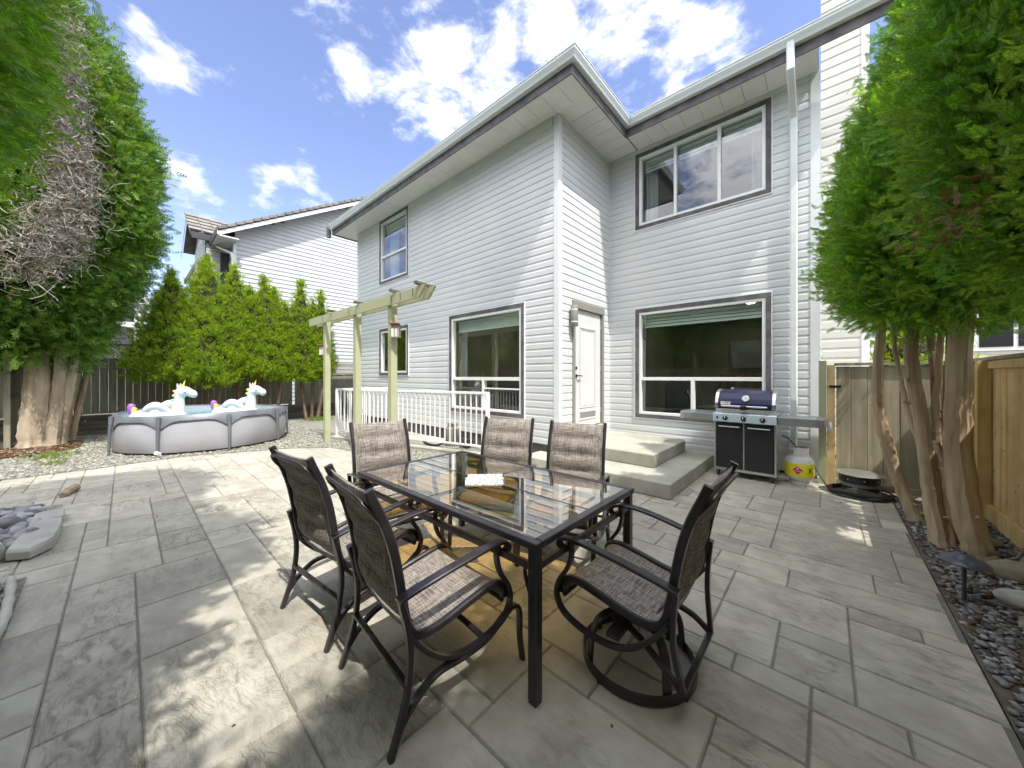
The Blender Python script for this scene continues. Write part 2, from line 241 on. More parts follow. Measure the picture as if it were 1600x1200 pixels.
# ------------------------------------------------------------------ helpers
def thing(name, label, cat, loc=(0,0,0), rz=0, group=None, kind=None):
    o = bpy.data.objects.new(name, None); COL.objects.link(o); o.location = loc; o.rotation_euler = (0, 0, rz); o.empty_display_size = .2
    o['label'] = label; o['category'] = cat
    if group: o['group'] = group
    if kind: o['kind'] = kind
    return o
def tag(o, label, cat, group=None, kind=None):
    o['label'] = label; o['category'] = cat
    if group: o['group'] = group
    if kind: o['kind'] = kind
    return o
def empty(name, parent, loc=(0,0,0), rz=0):
    o = bpy.data.objects.new(name, None); COL.objects.link(o); o.parent = parent; o.location = loc; o.rotation_euler = (0,0,rz); o.empty_display_size = .1
    return o
def smooth_path(pts, n=6):
    P = [Vector(p) for p in pts]; o = []
    for i in range(len(P)-1):
        a = P[max(i-1,0)]; b = P[i]; c = P[i+1]; d = P[min(i+2,len(P)-1)]
        for k in range(n):
            t = k/n; o.append(.5*((2*b) + (c-a)*t + (2*a-5*b+4*c-d)*t*t + (-a+3*b-3*c+d)*t**3))
    o.append(P[-1]); return o
class MB:
    def __init__(s): s.v = []; s.f = []
    def add(s, v, f):
        b = len(s.v); s.v += [tuple(x) for x in v]; s.f += [tuple(i+b for i in q) for q in f]; return s
    def box(s, x0, x1, y0, y1, z0, z1):
        return s.add([(x0,y0,z0),(x1,y0,z0),(x1,y1,z0),(x0,y1,z0),(x0,y0,z1),(x1,y0,z1),(x1,y1,z1),(x0,y1,z1)], [(0,3,2,1),(4,5,6,7),(0,1,5,4),(1,2,6,5),(2,3,7,6),(3,0,4,7)])
    def obox(s, c, size, rot=(0,0,0)):
        m = Matrix.Translation(c) @ (Matrix.Rotation(rot[2],4,'Z') @ Matrix.Rotation(rot[1],4,'Y') @ Matrix.Rotation(rot[0],4,'X')); a,b,d = (size[0]/2,size[1]/2,size[2]/2)
        t = MB().box(-a,a,-b,b,-d,d); return s.add([m @ Vector(q) for q in t.v], t.f)
    def prism(s, poly, axis, a, b):
        n = len(poly); f = {'x': lambda p,h:(h,p[0],p[1]), 'y': lambda p,h:(p[0],h,p[1]), 'z': lambda p,h:(p[0],p[1],h)}[axis]
        v = [f(p,a) for p in poly] + [f(p,b) for p in poly]
        fc = [tuple(range(n))[::-1], tuple(range(n,2*n))] + [(i,(i+1)%n,n+(i+1)%n,n+i) for i in range(n)]
        return s.add(v, fc)
    def tube(s, pts, r, n=8, cap=True):
        P = [Vector(p) for p in pts]; k = len(P); rr = r if isinstance(r,(list,tuple)) else [r]*k
        t0 = (P[1]-P[0]).normalized(); u = t0.orthogonal().normalized(); V = []; F = []
        for i in range(k):
            t = (P[min(i+1,k-1)]-P[max(i-1,0)]).normalized(); u = (u - t*u.dot(t)); u = u.normalized() if u.length > 1e-6 else t.orthogonal().normalized(); w = t.cross(u)
            for j in range(n):
                a = 2*math.pi*j/n; V.append(P[i] + (u*math.cos(a)+w*math.sin(a))*rr[i])
        for i in range(k-1):
            for j in range(n): F.append((i*n+j, i*n+(j+1)%n, (i+1)*n+(j+1)%n, (i+1)*n+j))
        if cap: F += [tuple(range(n))[::-1], tuple(range((k-1)*n, k*n))]
        return s.add(V, F)
    def bar(s, pts, w, h, side=(1,0,0)):
        # flat bar with chamfered section: w along side, h across
        P = [Vector(p) for p in pts]; k = len(P); sd_ = Vector(side).normalized(); c = min(w,h)*.22; V = []; F = []
        sec = [(-w/2+c,-h/2),(w/2-c,-h/2),(w/2,-h/2+c),(w/2,h/2-c),(w/2-c,h/2),(-w/2+c,h/2),(-w/2,h/2-c),(-w/2,-h/2+c)]
        for i in range(k):
            t = (P[min(i+1,k-1)]-P[max(i-1,0)]).normalized(); n_ = t.cross(sd_).normalized(); s2 = n_.cross(t).normalized()
            V += [P[i]+s2*a+n_*b for a,b in sec]
        for i in range(k-1):
            for j in range(8): F.append((i*8+j, i*8+(j+1)%8, (i+1)*8+(j+1)%8, (i+1)*8+j))
        F += [tuple(range(8))[::-1], tuple(range((k-1)*8, k*8))]
        return s.add(V, F)
    def lathe(s, prof, n=24, c=(0,0,0), axis='z'):
        V = []; F = []; k = len(prof)
        for r_, z in prof:
            for j in range(n):
                a = 2*math.pi*j/n; x, y = r_*math.cos(a), r_*math.sin(a)
                q = {'z':(x,y,z),'y':(x,z,-y),'x':(z,x,y)}[axis]; V.append((q[0]+c[0],q[1]+c[1],q[2]+c[2]))
        for i in range(k-1):
            for j in range(n): F.append((i*n+j, i*n+(j+1)%n, (i+1)*n+(j+1)%n, (i+1)*n+j))
        F += [tuple(range(n))[::-1], tuple(range((k-1)*n,k*n))]
        return s.add(V, F)
    def disc(s, r_, z, n=32):
        return s.add([(r_*math.cos(2*math.pi*j/n), r_*math.sin(2*math.pi*j/n), z) for j in range(n)], [tuple(range(n))])
    def blob(s, c, r, sx=1, sy=1, sz=1, jit=.12, seed=0, nu=10, nv=6):
        rg = random.Random(seed); V = [(0,0,-1)]; 
        for i in range(1,nv):
            th = math.pi*i/nv
            for j in range(nu):
                a = 2*math.pi*j/nu; q = 1+rg.uniform(-jit,jit); V.append((math.sin(th)*math.cos(a)*q, math.sin(th)*math.sin(a)*q, -math.cos(th)*q))
        V.append((0,0,1)); F = []
        for j in range(nu): F.append((0, 1+(j+1)%nu, 1+j)); b = 1+(nv-2)*nu; F.append((len(V)-1, b+j, b+(j+1)%nu))
        for i in range(nv-2):
            for j in range(nu): F.append((1+i*nu+j, 1+i*nu+(j+1)%nu, 1+(i+1)*nu+(j+1)%nu, 1+(i+1)*nu+j))
        return s.add([(c[0]+x*r*sx, c[1]+y*r*sy, c[2]+z*r*sz) for x,y,z in V], F)
    def build(s, name, m, parent=None, smooth=False, loc=None, rz=None, bevel=0, sub=0):
        me = bpy.data.meshes.new(name); me.from_pydata(s.v, [], s.f); me.update()
        if m: me.materials.append(M[m] if isinstance(m,str) else m)
        if smooth:
            me.polygons.foreach_set('use_smooth', [True]*len(me.polygons))
            try: me.set_sharp_from_angle(angle=R(42))
            except Exception: pass
        o = bpy.data.objects.new(name, me); COL.objects.link(o)
        if parent: o.parent = parent
        if loc: o.location = loc
        if rz is not None: o.rotation_euler = (0,0,rz)
        if sub:
            md = o.modifiers.new('sub','SUBSURF'); md.levels = sub; md.render_levels = sub
        if bevel:
            md = o.modifiers.new('bevel','BEVEL'); md.width = bevel; md.segments = 2; md.limit_method = 'ANGLE'; md.angle_limit = R(40)
        return o
def np_mesh(name, verts, faces, m, parent=None, k=3, smooth=False):
    me = bpy.data.meshes.new(name); nv, nf = len(verts), len(faces)
    me.vertices.add(nv); me.vertices.foreach_set('co', np.ascontiguousarray(verts, dtype=np.float32).ravel())
    me.loops.add(nf*k); me.loops.foreach_set('vertex_index', np.ascontiguousarray(faces, dtype=np.int32).ravel())
    me.polygons.add(nf); me.polygons.foreach_set('loop_start', np.arange(0, nf*k, k, dtype=np.int32)); me.update(calc_edges=True)
    me.materials.append(M[m]); o = bpy.data.objects.new(name, me); COL.objects.link(o)
    if smooth: me.polygons.foreach_set('use_smooth', [True]*nf)
    if parent: o.parent = parent
    return o
def ground_sheet(name, poly, z, m):
    o = MB().add([(x,y,z) for x,y in poly], [tuple(range(len(poly)))]).build(name, m); o['kind'] = 'structure'; return o
def scatter_rocks(name, pts, size, m, seed, flat=.6, z=0.0, dz=.0):
    rg = np.random.default_rng(seed); ph = (1+5**.5)/2
    iv = np.array([(-1,ph,0),(1,ph,0),(-1,-ph,0),(1,-ph,0),(0,-1,ph),(0,1,ph),(0,-1,-ph),(0,1,-ph),(ph,0,-1),(ph,0,1),(-ph,0,-1),(-ph,0,1)])/1.9
    fc = np.array([(0,11,5),(0,5,1),(0,1,7),(0,7,10),(0,10,11),(1,5,9),(5,11,4),(11,10,2),(10,7,6),(7,1,8),(3,9,4),(3,4,2),(3,2,6),(3,6,8),(3,8,9),(4,9,5),(2,4,11),(6,2,10),(8,6,7),(9,8,1)])
    n = len(pts); P = np.array(pts); a = rg.uniform(0,6.28,n); s = rg.uniform(size[0],size[1],n)*rg.choice([.7,1,1,1.25],n); el = rg.uniform(.6,1,n)
    v = iv[None]*rg.uniform(.78,1.15,(n,12,1)); v = v*s[:,None,None]; v[:,:,1] *= el[:,None]; v[:,:,2] *= flat*rg.uniform(.6,1.1,n)[:,None]
    tl = rg.uniform(-.35,.35,n)[:,None]; x, zz = v[:,:,0].copy(), v[:,:,2].copy(); v[:,:,0] = x*np.cos(tl)-zz*np.sin(tl); v[:,:,2] = x*np.sin(tl)+zz*np.cos(tl)
    x, y = v[:,:,0].copy(), v[:,:,1].copy(); v[:,:,0] = x*np.cos(a)[:,None]-y*np.sin(a)[:,None]+P[:,0,None]; v[:,:,1] = x*np.sin(a)[:,None]+y*np.cos(a)[:,None]+P[:,1,None]
    v[:,:,2] += z + rg.uniform(0,1,n)[:,None]*dz + s[:,None]*.25
    f = fc[None] + (np.arange(n)*12)[:,None,None]
    return np_mesh(name, v.reshape(-1,3), f.reshape(-1,3), m, smooth=True)
def inpoly(x, y, poly):
    c = False; n = len(poly); j = n-1
    for i in range(n):
        if (poly[i][1] > y) != (poly[j][1] > y) and x < (poly[j][0]-poly[i][0])*(y-poly[i][1])/(poly[j][1]-poly[i][1])+poly[i][0]: c = not c
        j = i
    return c
def scatter_pts(poly, n, seed):
    rg = random.Random(seed); xs = [p[0] for p in poly]; ys = [p[1] for p in poly]; o = []
    while len(o) < n:
        x, y = rg.uniform(min(xs),max(xs)), rg.uniform(min(ys),max(ys))
        if inpoly(x,y,poly): o.append((x,y))
    return o
def text_mesh(txt, size, depth=.002):
    cu = bpy.data.curves.new('t', 'FONT'); cu.body = txt; cu.size = size; cu.extrude = depth; cu.align_x = 'CENTER'; cu.align_y = 'CENTER'; cu.resolution_u = 2
    ob = bpy.data.objects.new('t', cu); me = bpy.data.meshes.new_from_object(ob); mb = MB(); mb.add([tuple(v.co) for v in me.vertices], [tuple(p.vertices) for p in me.polygons])
    bpy.data.objects.remove(ob); bpy.data.curves.remove(cu); bpy.data.meshes.remove(me); return mb
def copy_tree(o, parent=None):
    c = o.copy(); COL.objects.link(c)
    if parent: c.parent = parent
    for ch in list(o.children): copy_tree(ch, c)
    return c
# ================================================================== SETTING: ground, patio, beds
g = MB().add([(-400,-400,-.06),(400,-400,-.06),(400,400,-.06),(-400,400,-.06)], [(0,1,2,3)]).build('ground', 'soil'); g['kind'] = 'structure'
def patio():
    rg = random.Random(5); u = .15; X0, Y0 = -9.35, -1.75; nx = int((.575-X0)/u)+1; ny = int((6.75-Y0)/u)+1
    occ = [[0]*ny for _ in range(nx)]; mb = MB(); kinds = [(5,3),(3,5),(4,3),(3,4),(4,4),(3,3),(5,2),(2,5),(3,2),(2,3),(6,3),(2,2),(5,4),(4,5)]
    xe = .575
    for i in range(nx):
        for j in range(ny):
            if occ[i][j]: continue
            best = None; ks = kinds[:]; rg.shuffle(ks)
            for a,b in ks + [(2,1),(1,2),(1,1)]:
                if i+a <= nx and j+b <= ny and all(not occ[p][q] for p in range(i,i+a) for q in range(j,j+b)): best = (a,b); break
            a,b = best
            for p in range(i,i+a):
                for q in range(j,j+b): occ[p][q] = 1
            x0,y0 = X0+i*u, Y0+j*u; x1,y1 = min(x0+a*u, xe), y0+b*u
            if x1-x0 < .02: continue
            g_, d, bv = .0022, .010, .006
            v = [(x0+g_,y0+g_,-d),(x1-g_,y0+g_,-d),(x1-g_,y1-g_,-d),(x0+g_,y1-g_,-d),(x0+g_+bv,y0+g_+bv,0),(x1-g_-bv,y0+g_+bv,0),(x1-g_-bv,y1-g_-bv,0),(x0+g_+bv,y1-g_-bv,0)]
            if x1-x0 < .04: continue
            mb.add(v, [(4,5,6,7),(0,1,5,4),(1,2,6,5),(2,3,7,6),(3,0,4,7)])
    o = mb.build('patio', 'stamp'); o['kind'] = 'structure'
    b = MB().box(X0, xe-.001, Y0, 6.7, -.05, -.0105).build('patio_joints', 'joint'); b['kind'] = 'structure'
patio()
# patio borders and beds
bord = [(-14,-1.05),(-8.52,-1.02),(-8.50,-.3),(-8.6,.8),(-8.25,1.6),(-8.0,2.2),(-7.5,2.8),(-6.4,3.02),(-5.4,3.14),(-4.35,3.36),(-4.25,4.75),(-12,4.75),(-14,6)]
ground_sheet('gravel_border', bord, .006, 'gravel_base')
ground_sheet('gravel_verge', [(-14,-4),(-8.55,-4),(-8.52,-1.02),(-14,-1.05)], .007, 'gravel_base')
ground_sheet('back_yard_soil', [(-14,6),(-12,4.75),(-10.7,4.75),(-10.7,12),(-14,12)], .004, 'soil')
rbed = [(.58,-4),(1.24,-4),(1.24,6.25),(.58,6.25)]
ground_sheet('right_bed', rbed, -.012, 'soil')
lbed = [(-4.28,-.47),(-3.2,-.44),(-1.5,-.44),(-1.5,-4),(-4.28,-4)]
ground_sheet('left_bed', lbed, .006, 'gravel_base')
rockbed = [(-6.4,-.47),(-5.95,-.44),(-5.0,-.42),(-4.75,-.5),(-4.72,-2.2),(-6.6,-2.2)]
ground_sheet('rock_bed', rockbed, .008, 'gravel_base')
ground_sheet('hedge_bed', [(-8.55,-2.2),(2.5,-2.2),(2.5,-4),(-8.55,-4)], .010, 'soil')
e = .05
tag(scatter_rocks('gravel', scatter_pts([(.60,-1),(1.22,-1),(1.22,6.2),(.60,6.2)], 6500, 1), (.011,.026), 'pebble', 1, dz=.008, z=-.012), 'dark mixed gravel filling the bed beside the new cedar fence', 'gravel', kind='stuff')
tag(scatter_rocks('gravel', scatter_pts([(-8.56,-1.6),(-8.5,-.3),(-8.62,.8),(-8.27,1.6),(-8.02,2.2),(-7.52,2.8),(-6.4,3.04),(-5.4,3.16),(-4.35,3.38),(-4.3,4.0),(-8.3,4.0),(-9,3.2),(-12.5,3.6),(-13.6,2),(-13,-1.6)], 11000, 2), (.014,.032), 'pebble_pale', 2, z=.004), 'pale gravel strip between the patio and the pool', 'gravel', kind='stuff')
tag(scatter_rocks('pebbles', scatter_pts([(-4.25,-.52),(-2.4,-.50),(-2.4,-1.8),(-4.25,-1.8)], 3500, 3), (.014,.034), 'pebble', 3, dz=.01, z=.004), 'dark pebbles behind the weathered log edging at the lower left', 'pebbles', kind='stuff')
tag(scatter_rocks('cobbles', scatter_pts([(-6.35,-.6),(-5.2,-.5),(-4.9,-.62),(-4.8,-2.0),(-6.4,-2.0)], 420, 4), (.04,.085), 'cobble', 4, flat=.7, z=.01, dz=.05), 'rounded blue grey cobbles heaped inside the flagstone ring', 'cobbles', kind='stuff')
# patio kerb log, flagstones
def slab(name, poly, z0, z1, m, label, cat, group=None, seed=0):
    rg = random.Random(seed); mb = MB(); n = len(poly); cx = sum(p[0] for p in poly)/n; cy = sum(p[1] for p in poly)/n
    lo = [(x-cx, y-cy, 0) for x,y in poly]; hi = [((x-cx)*.96, (y-cy)*.96, z1-z0+rg.uniform(-.008,.008)) for x,y in poly]; mid = [((x-cx)*1.01+rg.uniform(-.006,.006), (y-cy)*1.01, (z1-z0)*.7) for x,y in poly]
    v = lo+mid+hi; f = [tuple(range(n))[::-1], tuple(range(2*n,3*n))] + [(i,(i+1)%n,n+(i+1)%n,n+i) for i in range(n)] + [(n+i,n+(i+1)%n,2*n+(i+1)%n,2*n+i) for i in range(n)]
    o = mb.add(v,f).build(name, m, loc=(cx,cy,z0), bevel=.006); return tag(o, label, cat, group)
slab('flagstone', [(-5.5,-.40),(-5.15,-.385),(-4.82,-.40),(-4.66,-.50),(-4.74,-.62),(-5.1,-.60),(-5.5,-.58)], .012, .10, 'flag', 'thick pale flagstone at the patio corner of the rock ring', 'flagstone', 'flagstones edging the rock ring', 1)
slab('flagstone', [(-4.80,-.63),(-4.70,-.75),(-4.72,-1.0),(-4.86,-1.35),(-5.02,-1.3),(-4.98,-.9),(-4.93,-.66)], .012, .13, 'flag', 'long flat flagstone running towards the left edge of the photo', 'flagstone', 'flagstones edging the rock ring', 2)
slab('flagstone', [(-5.95,-.42),(-5.6,-.40),(-5.56,-.52),(-5.62,-.6),(-5.95,-.6)], .012, .075, 'flag', 'smaller flat flagstone behind the thick corner flagstone', 'flagstone', 'flagstones edging the rock ring', 3)
slab('flagstone', [(-4.86,-1.4),(-4.76,-1.38),(-4.70,-1.9),(-4.95,-1.95),(-4.99,-1.5)], .012, .09, 'brownrock', 'brownish low edging stone at the far left margin of the rock ring', 'flagstone', 'flagstones edging the rock ring', 4)
lp = smooth_path([(-4.22,-.53,.04),(-3.95,-.50,.04),(-3.6,-.475,.035),(-3.2,-.47,.04),(-2.8,-.455,.035)], 5)
rg = random.Random(3)
tag(MB().tube(lp, [.024+rg.uniform(-.004,.004) for _ in lp], 9).build('log_edging', 'rock', smooth=True), 'weathered pale log edging along the patio at the lower left', 'log')
tag(MB().tube(smooth_path([(-6.78,-.50,.03),(-6.88,-.47,.04),(-6.98,-.44,.05),(-7.06,-.41,.04)],4), [.03,.035,.04,.04,.04,.045,.045,.04,.035,.04,.045,.05,.03], 8).build('driftwood', 'bark_pale', smooth=True), 'short brown chunk of driftwood at the tip of the rock ring', 'wood')
# ================================================================== HOUSE
YA, YB, XC, XL, XR = 4.77, 6.57, -3.265, -10.62, -.075
house = thing('house', 'two storey house with pale grey lap siding and charcoal window trim', 'house', (-5, 6.6, 0))
hx, hy = -5, 6.6
def hb(mb, name, m, parent=None, **k):   # build in world coordinates, parent to the house
    o = mb.build(name, m, **k)
    o.parent = parent or house
    o.location = (-hx, -hy, 0) if (parent is None or parent is house) else (0,0,0)
    return o
def siding(mb, along, pos, sgn, u0, u1, z0, z1, holes, ex=.125, d=.0095):
    pf = [(0,d*1.1),(ex*.62,d*1.04),(ex*.82,d*.36),(ex-.0005,d*.28),(ex,0)]
    def outz(q):
        for (a,b),(c,e_) in zip(pf,pf[1:]):
            if q <= c+1e-9: return b+(e_-b)*(q-a)/(c-a)
        return 0
    us = sorted({u0,u1}|{min(max(h[k],u0),u1) for h in holes for k in (0,1)})
    def P(u,o,z): return (u,pos+sgn*o,z) if along=='x' else (pos+sgn*o,u,z)
    for a,b in zip(us,us[1:]):
        mid = (a+b)/2; hz = sorted((h[2],h[3]) for h in holes if h[0] < mid < h[1])
        free = []; c = z0
        for p,q in hz: free.append((c,p)); c = max(c,q)
        free.append((c,z1))
        n0 = int(round((z1-z0)/ex))+1
        for k in range(n0):
            zb = z0+k*ex
            for p,q in free:
                lo, hi = max(p,zb), min(q,zb+ex)
                if hi-lo < .002: continue
                zs = [lo]+[zb+x for x,_ in pf if lo < zb+x < hi]+[hi]
                v = [P(a,0,lo),P(b,0,lo)]
                for z in zs: o = outz(z-zb); v += [P(a,o,z),P(b,o,z)]
                f = [(2*i,2*i+1,2*i+3,2*i+2) for i in range(len(zs))]
                mb.add(v,f)
WA = [(-9.25,-7.75,3.97,5.745),(-9.25,-7.75,1.46,2.765),(-6.13,-3.97,.685,2.775)]
WB = [(-2.73,-.60,4.22,5.69),(-2.73,-.60,.655,2.74)]
DOOR = (5.17,6.30,.50,2.77)
rgs = random.Random(6)
def seams(mb, along, pos, sgn, u0, u1, n, holes):
    for _ in range(n):
        u = rgs.uniform(u0,u1); k = rgs.randrange(2,42); z = .30+k*.125
        if any(h[0]-.05 < u < h[1]+.05 and h[2]-.13 < z < h[3]+.05 for h in holes): continue
        a, b = (pos-.0135, pos-.0095) if sgn < 0 else (pos+.0095, pos+.0135)
        mb.box(u,u+.004,a,b,z+.001,z+.080)
sh = lambda h: (h[0]+.03,h[1]-.03,h[2]+.03,h[3]-.03)
mb = MB(); siding(mb,'x',YA,-1,XL,XC,.30,5.76,[sh(h) for h in WA]); seams(mb,'x',YA,-1,XL+.3,XC-.3,34,WA); hb(mb,'rear_wall','siding')
mb = MB(); siding(mb,'x',YB,-1,XC,XR,.05,5.76,[sh(h) for h in WB]); seams(mb,'x',YB,-1,XC+.3,XR-.3,12,WB); hb(mb,'recessed_wall','siding')
mb = MB(); siding(mb,'y',XC,1,YA,YB,.05,5.76,[sh(DOOR)]); hb(mb,'entry_wall','siding')
mb = MB(); siding(mb,'y',XL,-1,YA,12,.30,5.76,[]); siding(mb,'y',XR,1,YB,12,.30,5.76,[]); siding(mb,'x',12,1,XL,XR,.30,5.76,[]); hb(mb,'side_wall','siding')
mb = MB(); mb.box(XL+.03,XC-.03,YA+.012,YA+.05,0,.31); mb.box(XC-.03,XC-.012,YA+.05,YB,0,.31); mb.box(XC,XR-.02,YB+.012,YB+.05,0,.31); hb(mb,'foundation','foundation')
mb = MB(); w = .085
mb.box(XC-w,XC+.016,YA-.016,YA-.0005,.28,5.758); mb.box(XC+.0005,XC+.016,YA-.0005,YA+w,.28,5.758); hb(mb,'corner_board','corner')
mb = MB(); mb.box(XL-.016,XL+.09,YA-.016,YA-.0005,.28,5.758); hb(mb,'corner_board','corner')
mb = MB(); mb.box(XR-.09,XR+.014,YB-.018,YB-.0005,.04,5.758); hb(mb,'corner_board','corner')
mb = MB(); mb.box(XC+.0005,XC+.02,YB-.02,YB-.0005,.28,5.758); hb(mb,'corner_strip','corner')
mb = MB(); mb.box(XL+.1,XC-.1,YA-.028,YA-.012,5.60,5.757); mb.box(XC+.1,XR-.1,YB-.028,YB-.012,5.70,5.757); hb(mb,'frieze_strip','siding')
# soffits
mb = MB(); ZS = 5.76; th = .02
XE, YE, YE2, XF = -2.66, 4.22, 6.02, .66
n = 28
for i in range(n):
    a = XL-.5+i*(XE-XL+.5)/n; b = XL-.5+(i+1)*(XE-XL+.5)/n-.005; mb.box(a,b,YE+.02,YA,ZS,ZS+th)
for i in range(6):
    a = YA+i*(YB-YA)/6; b = a+(YB-YA)/6-.005; mb.box(XC,XE-.02,a+.004,b,ZS,ZS+th)
for i in range(9):
    a = XE+.0+i*(XR-XE)/9; b = a+(XR-XE)/9-.005; mb.box(a,b,YE2+.02,YB,ZS,ZS+th)
mb.box(XL-.5,XL-.004,YA+.005,12,ZS,ZS+th)
hb(mb,'soffit','soffit')
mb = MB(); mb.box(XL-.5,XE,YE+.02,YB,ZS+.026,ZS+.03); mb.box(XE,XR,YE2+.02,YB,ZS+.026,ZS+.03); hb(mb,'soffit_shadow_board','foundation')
# fascia (dark) and gutter (white)
F0, F1 = 5.73, 5.885
mb = MB(); mb.box(XL-.52,XE+.0,YE,YE+.02,F0,F1); mb.box(XE-.02,XE,YE+.02,YE2,F0,F1); mb.box(XE-.02,XF,YE2,YE2+.02,F0,F1); mb.box(XL-.52,XL-.5,YE+.02,12,F0,F1)
hb(mb,'fascia','trim')
def gut(o): return [(0,5.872),(o*.62,5.872),(o*.72,5.90),(o*.98,5.955),(o*1.0,5.985),(o*1.08,5.99),(o*1.08,6.0),(o*.9,6.0),(o*.9,5.99),(0,5.99)]
def gutter_run(pts, mb, o=.115):
    # pts: (x,y, outward x, outward y) mitred polyline
    prof = gut(o); V=[]; k=len(prof)
    for (x,y,ox,oy) in pts:
        for d,z in prof: V.append((x+ox*d,y+oy*d,z))
    F=[]
    for i in range(len(pts)-1):
        for j in range(k): F.append((i*k+j,i*k+(j+1)%k,(i+1)*k+(j+1)%k,(i+1)*k+j))
    F += [tuple(range(k))[::-1], tuple(range((len(pts)-1)*k,len(pts)*k))]
    mb.add(V,F)
mb = MB(); gutter_run([(XL-.52,YE,0,-1),(XE,YE,1,-1),(XE,YE2,1,-1),(XF,YE2,0,-1)],mb); hb(mb,'gutter','gutter')
mb = MB(); mb.box(XL-.66,XL-.56,YE-.12,YE-.02,5.66,5.98); hb(mb,'gutter_end','trim')
# downspout
mb = MB(); mb.bar([(-.355,YE2-.06,5.93),(-.355,YE2-.06,5.55),(-.352,YE2+.0,5.50),(-.35,YB-.13,5.26),(-.35,YB-.07,5.19),(-.35,YB-.07,4.9),(-.35,YB-.07,.16),(-.35,YB-.10,.06)],.09,.065); hb(mb,'downspout','gutter',bevel=.004)
for z in (5.0,2.9,.8): hb(MB().box(-.415,-.285,YB-.03,YB-.018,z,z+.035),'downspout_strap','gutter')
# roof (hip heightfield)
def hip(x,y,a,b,c,d,s=.4):
    if not (a-1e-6<=x<=b+1e-6 and c-1e-6<=y<=d+1e-6): return None
    return 6.005+s*min(x-a,b-x,y-c,d-y)
mb = MB(); xs = sorted({round(-11.2+.25*i,3) for i in range(47)}|{-2.6,.66,-8.0}); ys = sorted({round(4.16+.25*i,3) for i in range(36)}|{5.96,12.6})
xs = [x for x in xs if x <= .66]
def zr(x,y):
    a = hip(x,y,-11.2,-2.6,4.16,12.6); b = hip(x,y,-8.0,.66,5.96,12.6); v = [q for q in (a,b) if q is not None]; return max(v) if v else None
for i in range(len(xs)-1):
    for j in range(len(ys)-1):
        q = [(xs[i],ys[j]),(xs[i+1],ys[j]),(xs[i+1],ys[j+1]),(xs[i],ys[j+1])]; z = [zr(*p) for p in q]
        if None in z: continue
        cx, cy = (xs[i]+xs[i+1])/2, (ys[j]+ys[j+1])/2
        if cx > XR-.1 and cy > 6.35: continue
        mb.add([(p[0],p[1],zz) for p,zz in zip(q,z)],[(0,1,2,3)])
hb(mb,'roof','tile')
# windows
def window(spec, bars, panes, blind=None, room='room', depth=2.2, curtain=None, wallpos=YA):
    x0,x1,z0,z1 = spec; y = wallpos; tw = .085
    fr = MB(); f0 = tw; fw = .045
    def ring(mb,a0,a1,b0,b1,w_,ya,yb):
        mb.box(a0,a1,ya,yb,b0,b0+w_); mb.box(a0,a1,ya,yb,b1-w_,b1); mb.box(a0,a0+w_,ya,yb,b0+w_,b1-w_); mb.box(a1-w_,a1,ya,yb,b0+w_,b1-w_)
    ring(fr,x0+f0,x1-f0,z0+f0,z1-f0,fw,y-.022,y+.07)
    for a,b,c,d in bars: fr.box(a,b,y-.018,y+.066,c,d)
    frame = hb(fr,'window','white',bevel=.003)
    t = MB(); ring(t,x0+.014,x1-.014,z0+.014,z1-.014,tw-.016,y-.032,y+.02); hb(t,'trim','trim',parent=frame)
    t = MB(); ring(t,x0,x1,z0,z1,.0135,y-.030,y-.0008); hb(t,'edge_strip','white',parent=frame)
    for a,b,c,d in panes: hb(MB().add([(a,y+.028,c),(b,y+.028,c),(b,y+.028,d),(a,y+.028,d)],[(0,1,2,3)]),'pane','glass',parent=frame)
    if blind:
        for (a,b,c,d) in blind:
            t = MB(); k = int((d-c)/.045); 
            for i in range(k+1): t.obox(((a+b)/2, y+.13, d-i*(d-c)/max(k,1)), (b-a, .050, .003), (R(74),0,0))
            t.box(a,b,y+.10,y+.15,d,d+.03); hb(t,'blind','blind',parent=frame)
    if curtain:
        for (a,b,c,d) in curtain:
            t = MB(); k = 24; V=[]; 
            for i in range(k+1):
                xx = a+(b-a)*i/k; yy = y+.24+.035*math.sin(i*1.9)
                V += [(xx,yy,c),(xx,yy,d)]
            t.add(V,[(2*i,2*i+2,2*i+3,2*i+1) for i in range(k)]); hb(t,'curtain','curtain',parent=frame,smooth=True)
    # the room behind
    a,b,c,d = x0-.35,x1+.35,max(z0-.5,.35) if z0<2 else z0-.9, z1+.05
    if room: 
        t = MB(); yb = y+depth; ya = y+.075
        t.add([(a,ya,c),(b,ya,c),(b,yb,c),(a,yb,c),(a,ya,d),(b,ya,d),(b,yb,d),(a,yb,d)],[(0,1,2,3),(7,6,5,4),(3,2,6,7),(0,3,7,4),(1,5,6,2)])
        t.box(a,x0+tw,ya-.004,ya+.02,c,d); t.box(x1-tw,b,ya-.004,ya+.02,c,d); t.box(x0+tw,x1-tw,ya-.004,ya+.02,z1-tw,d); t.box(x0+tw,x1-tw,ya-.004,ya+.02,c,z0+tw)
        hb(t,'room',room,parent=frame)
    return frame
g_ = .13
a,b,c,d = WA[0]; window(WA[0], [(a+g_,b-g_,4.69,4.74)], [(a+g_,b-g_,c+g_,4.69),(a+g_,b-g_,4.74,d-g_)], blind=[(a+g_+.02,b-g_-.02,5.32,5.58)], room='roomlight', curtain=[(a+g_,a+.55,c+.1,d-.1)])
a,b,c,d = WA[1]; window(WA[1], [], [(a+g_,b-g_,c+g_,d-g_)], curtain=None)
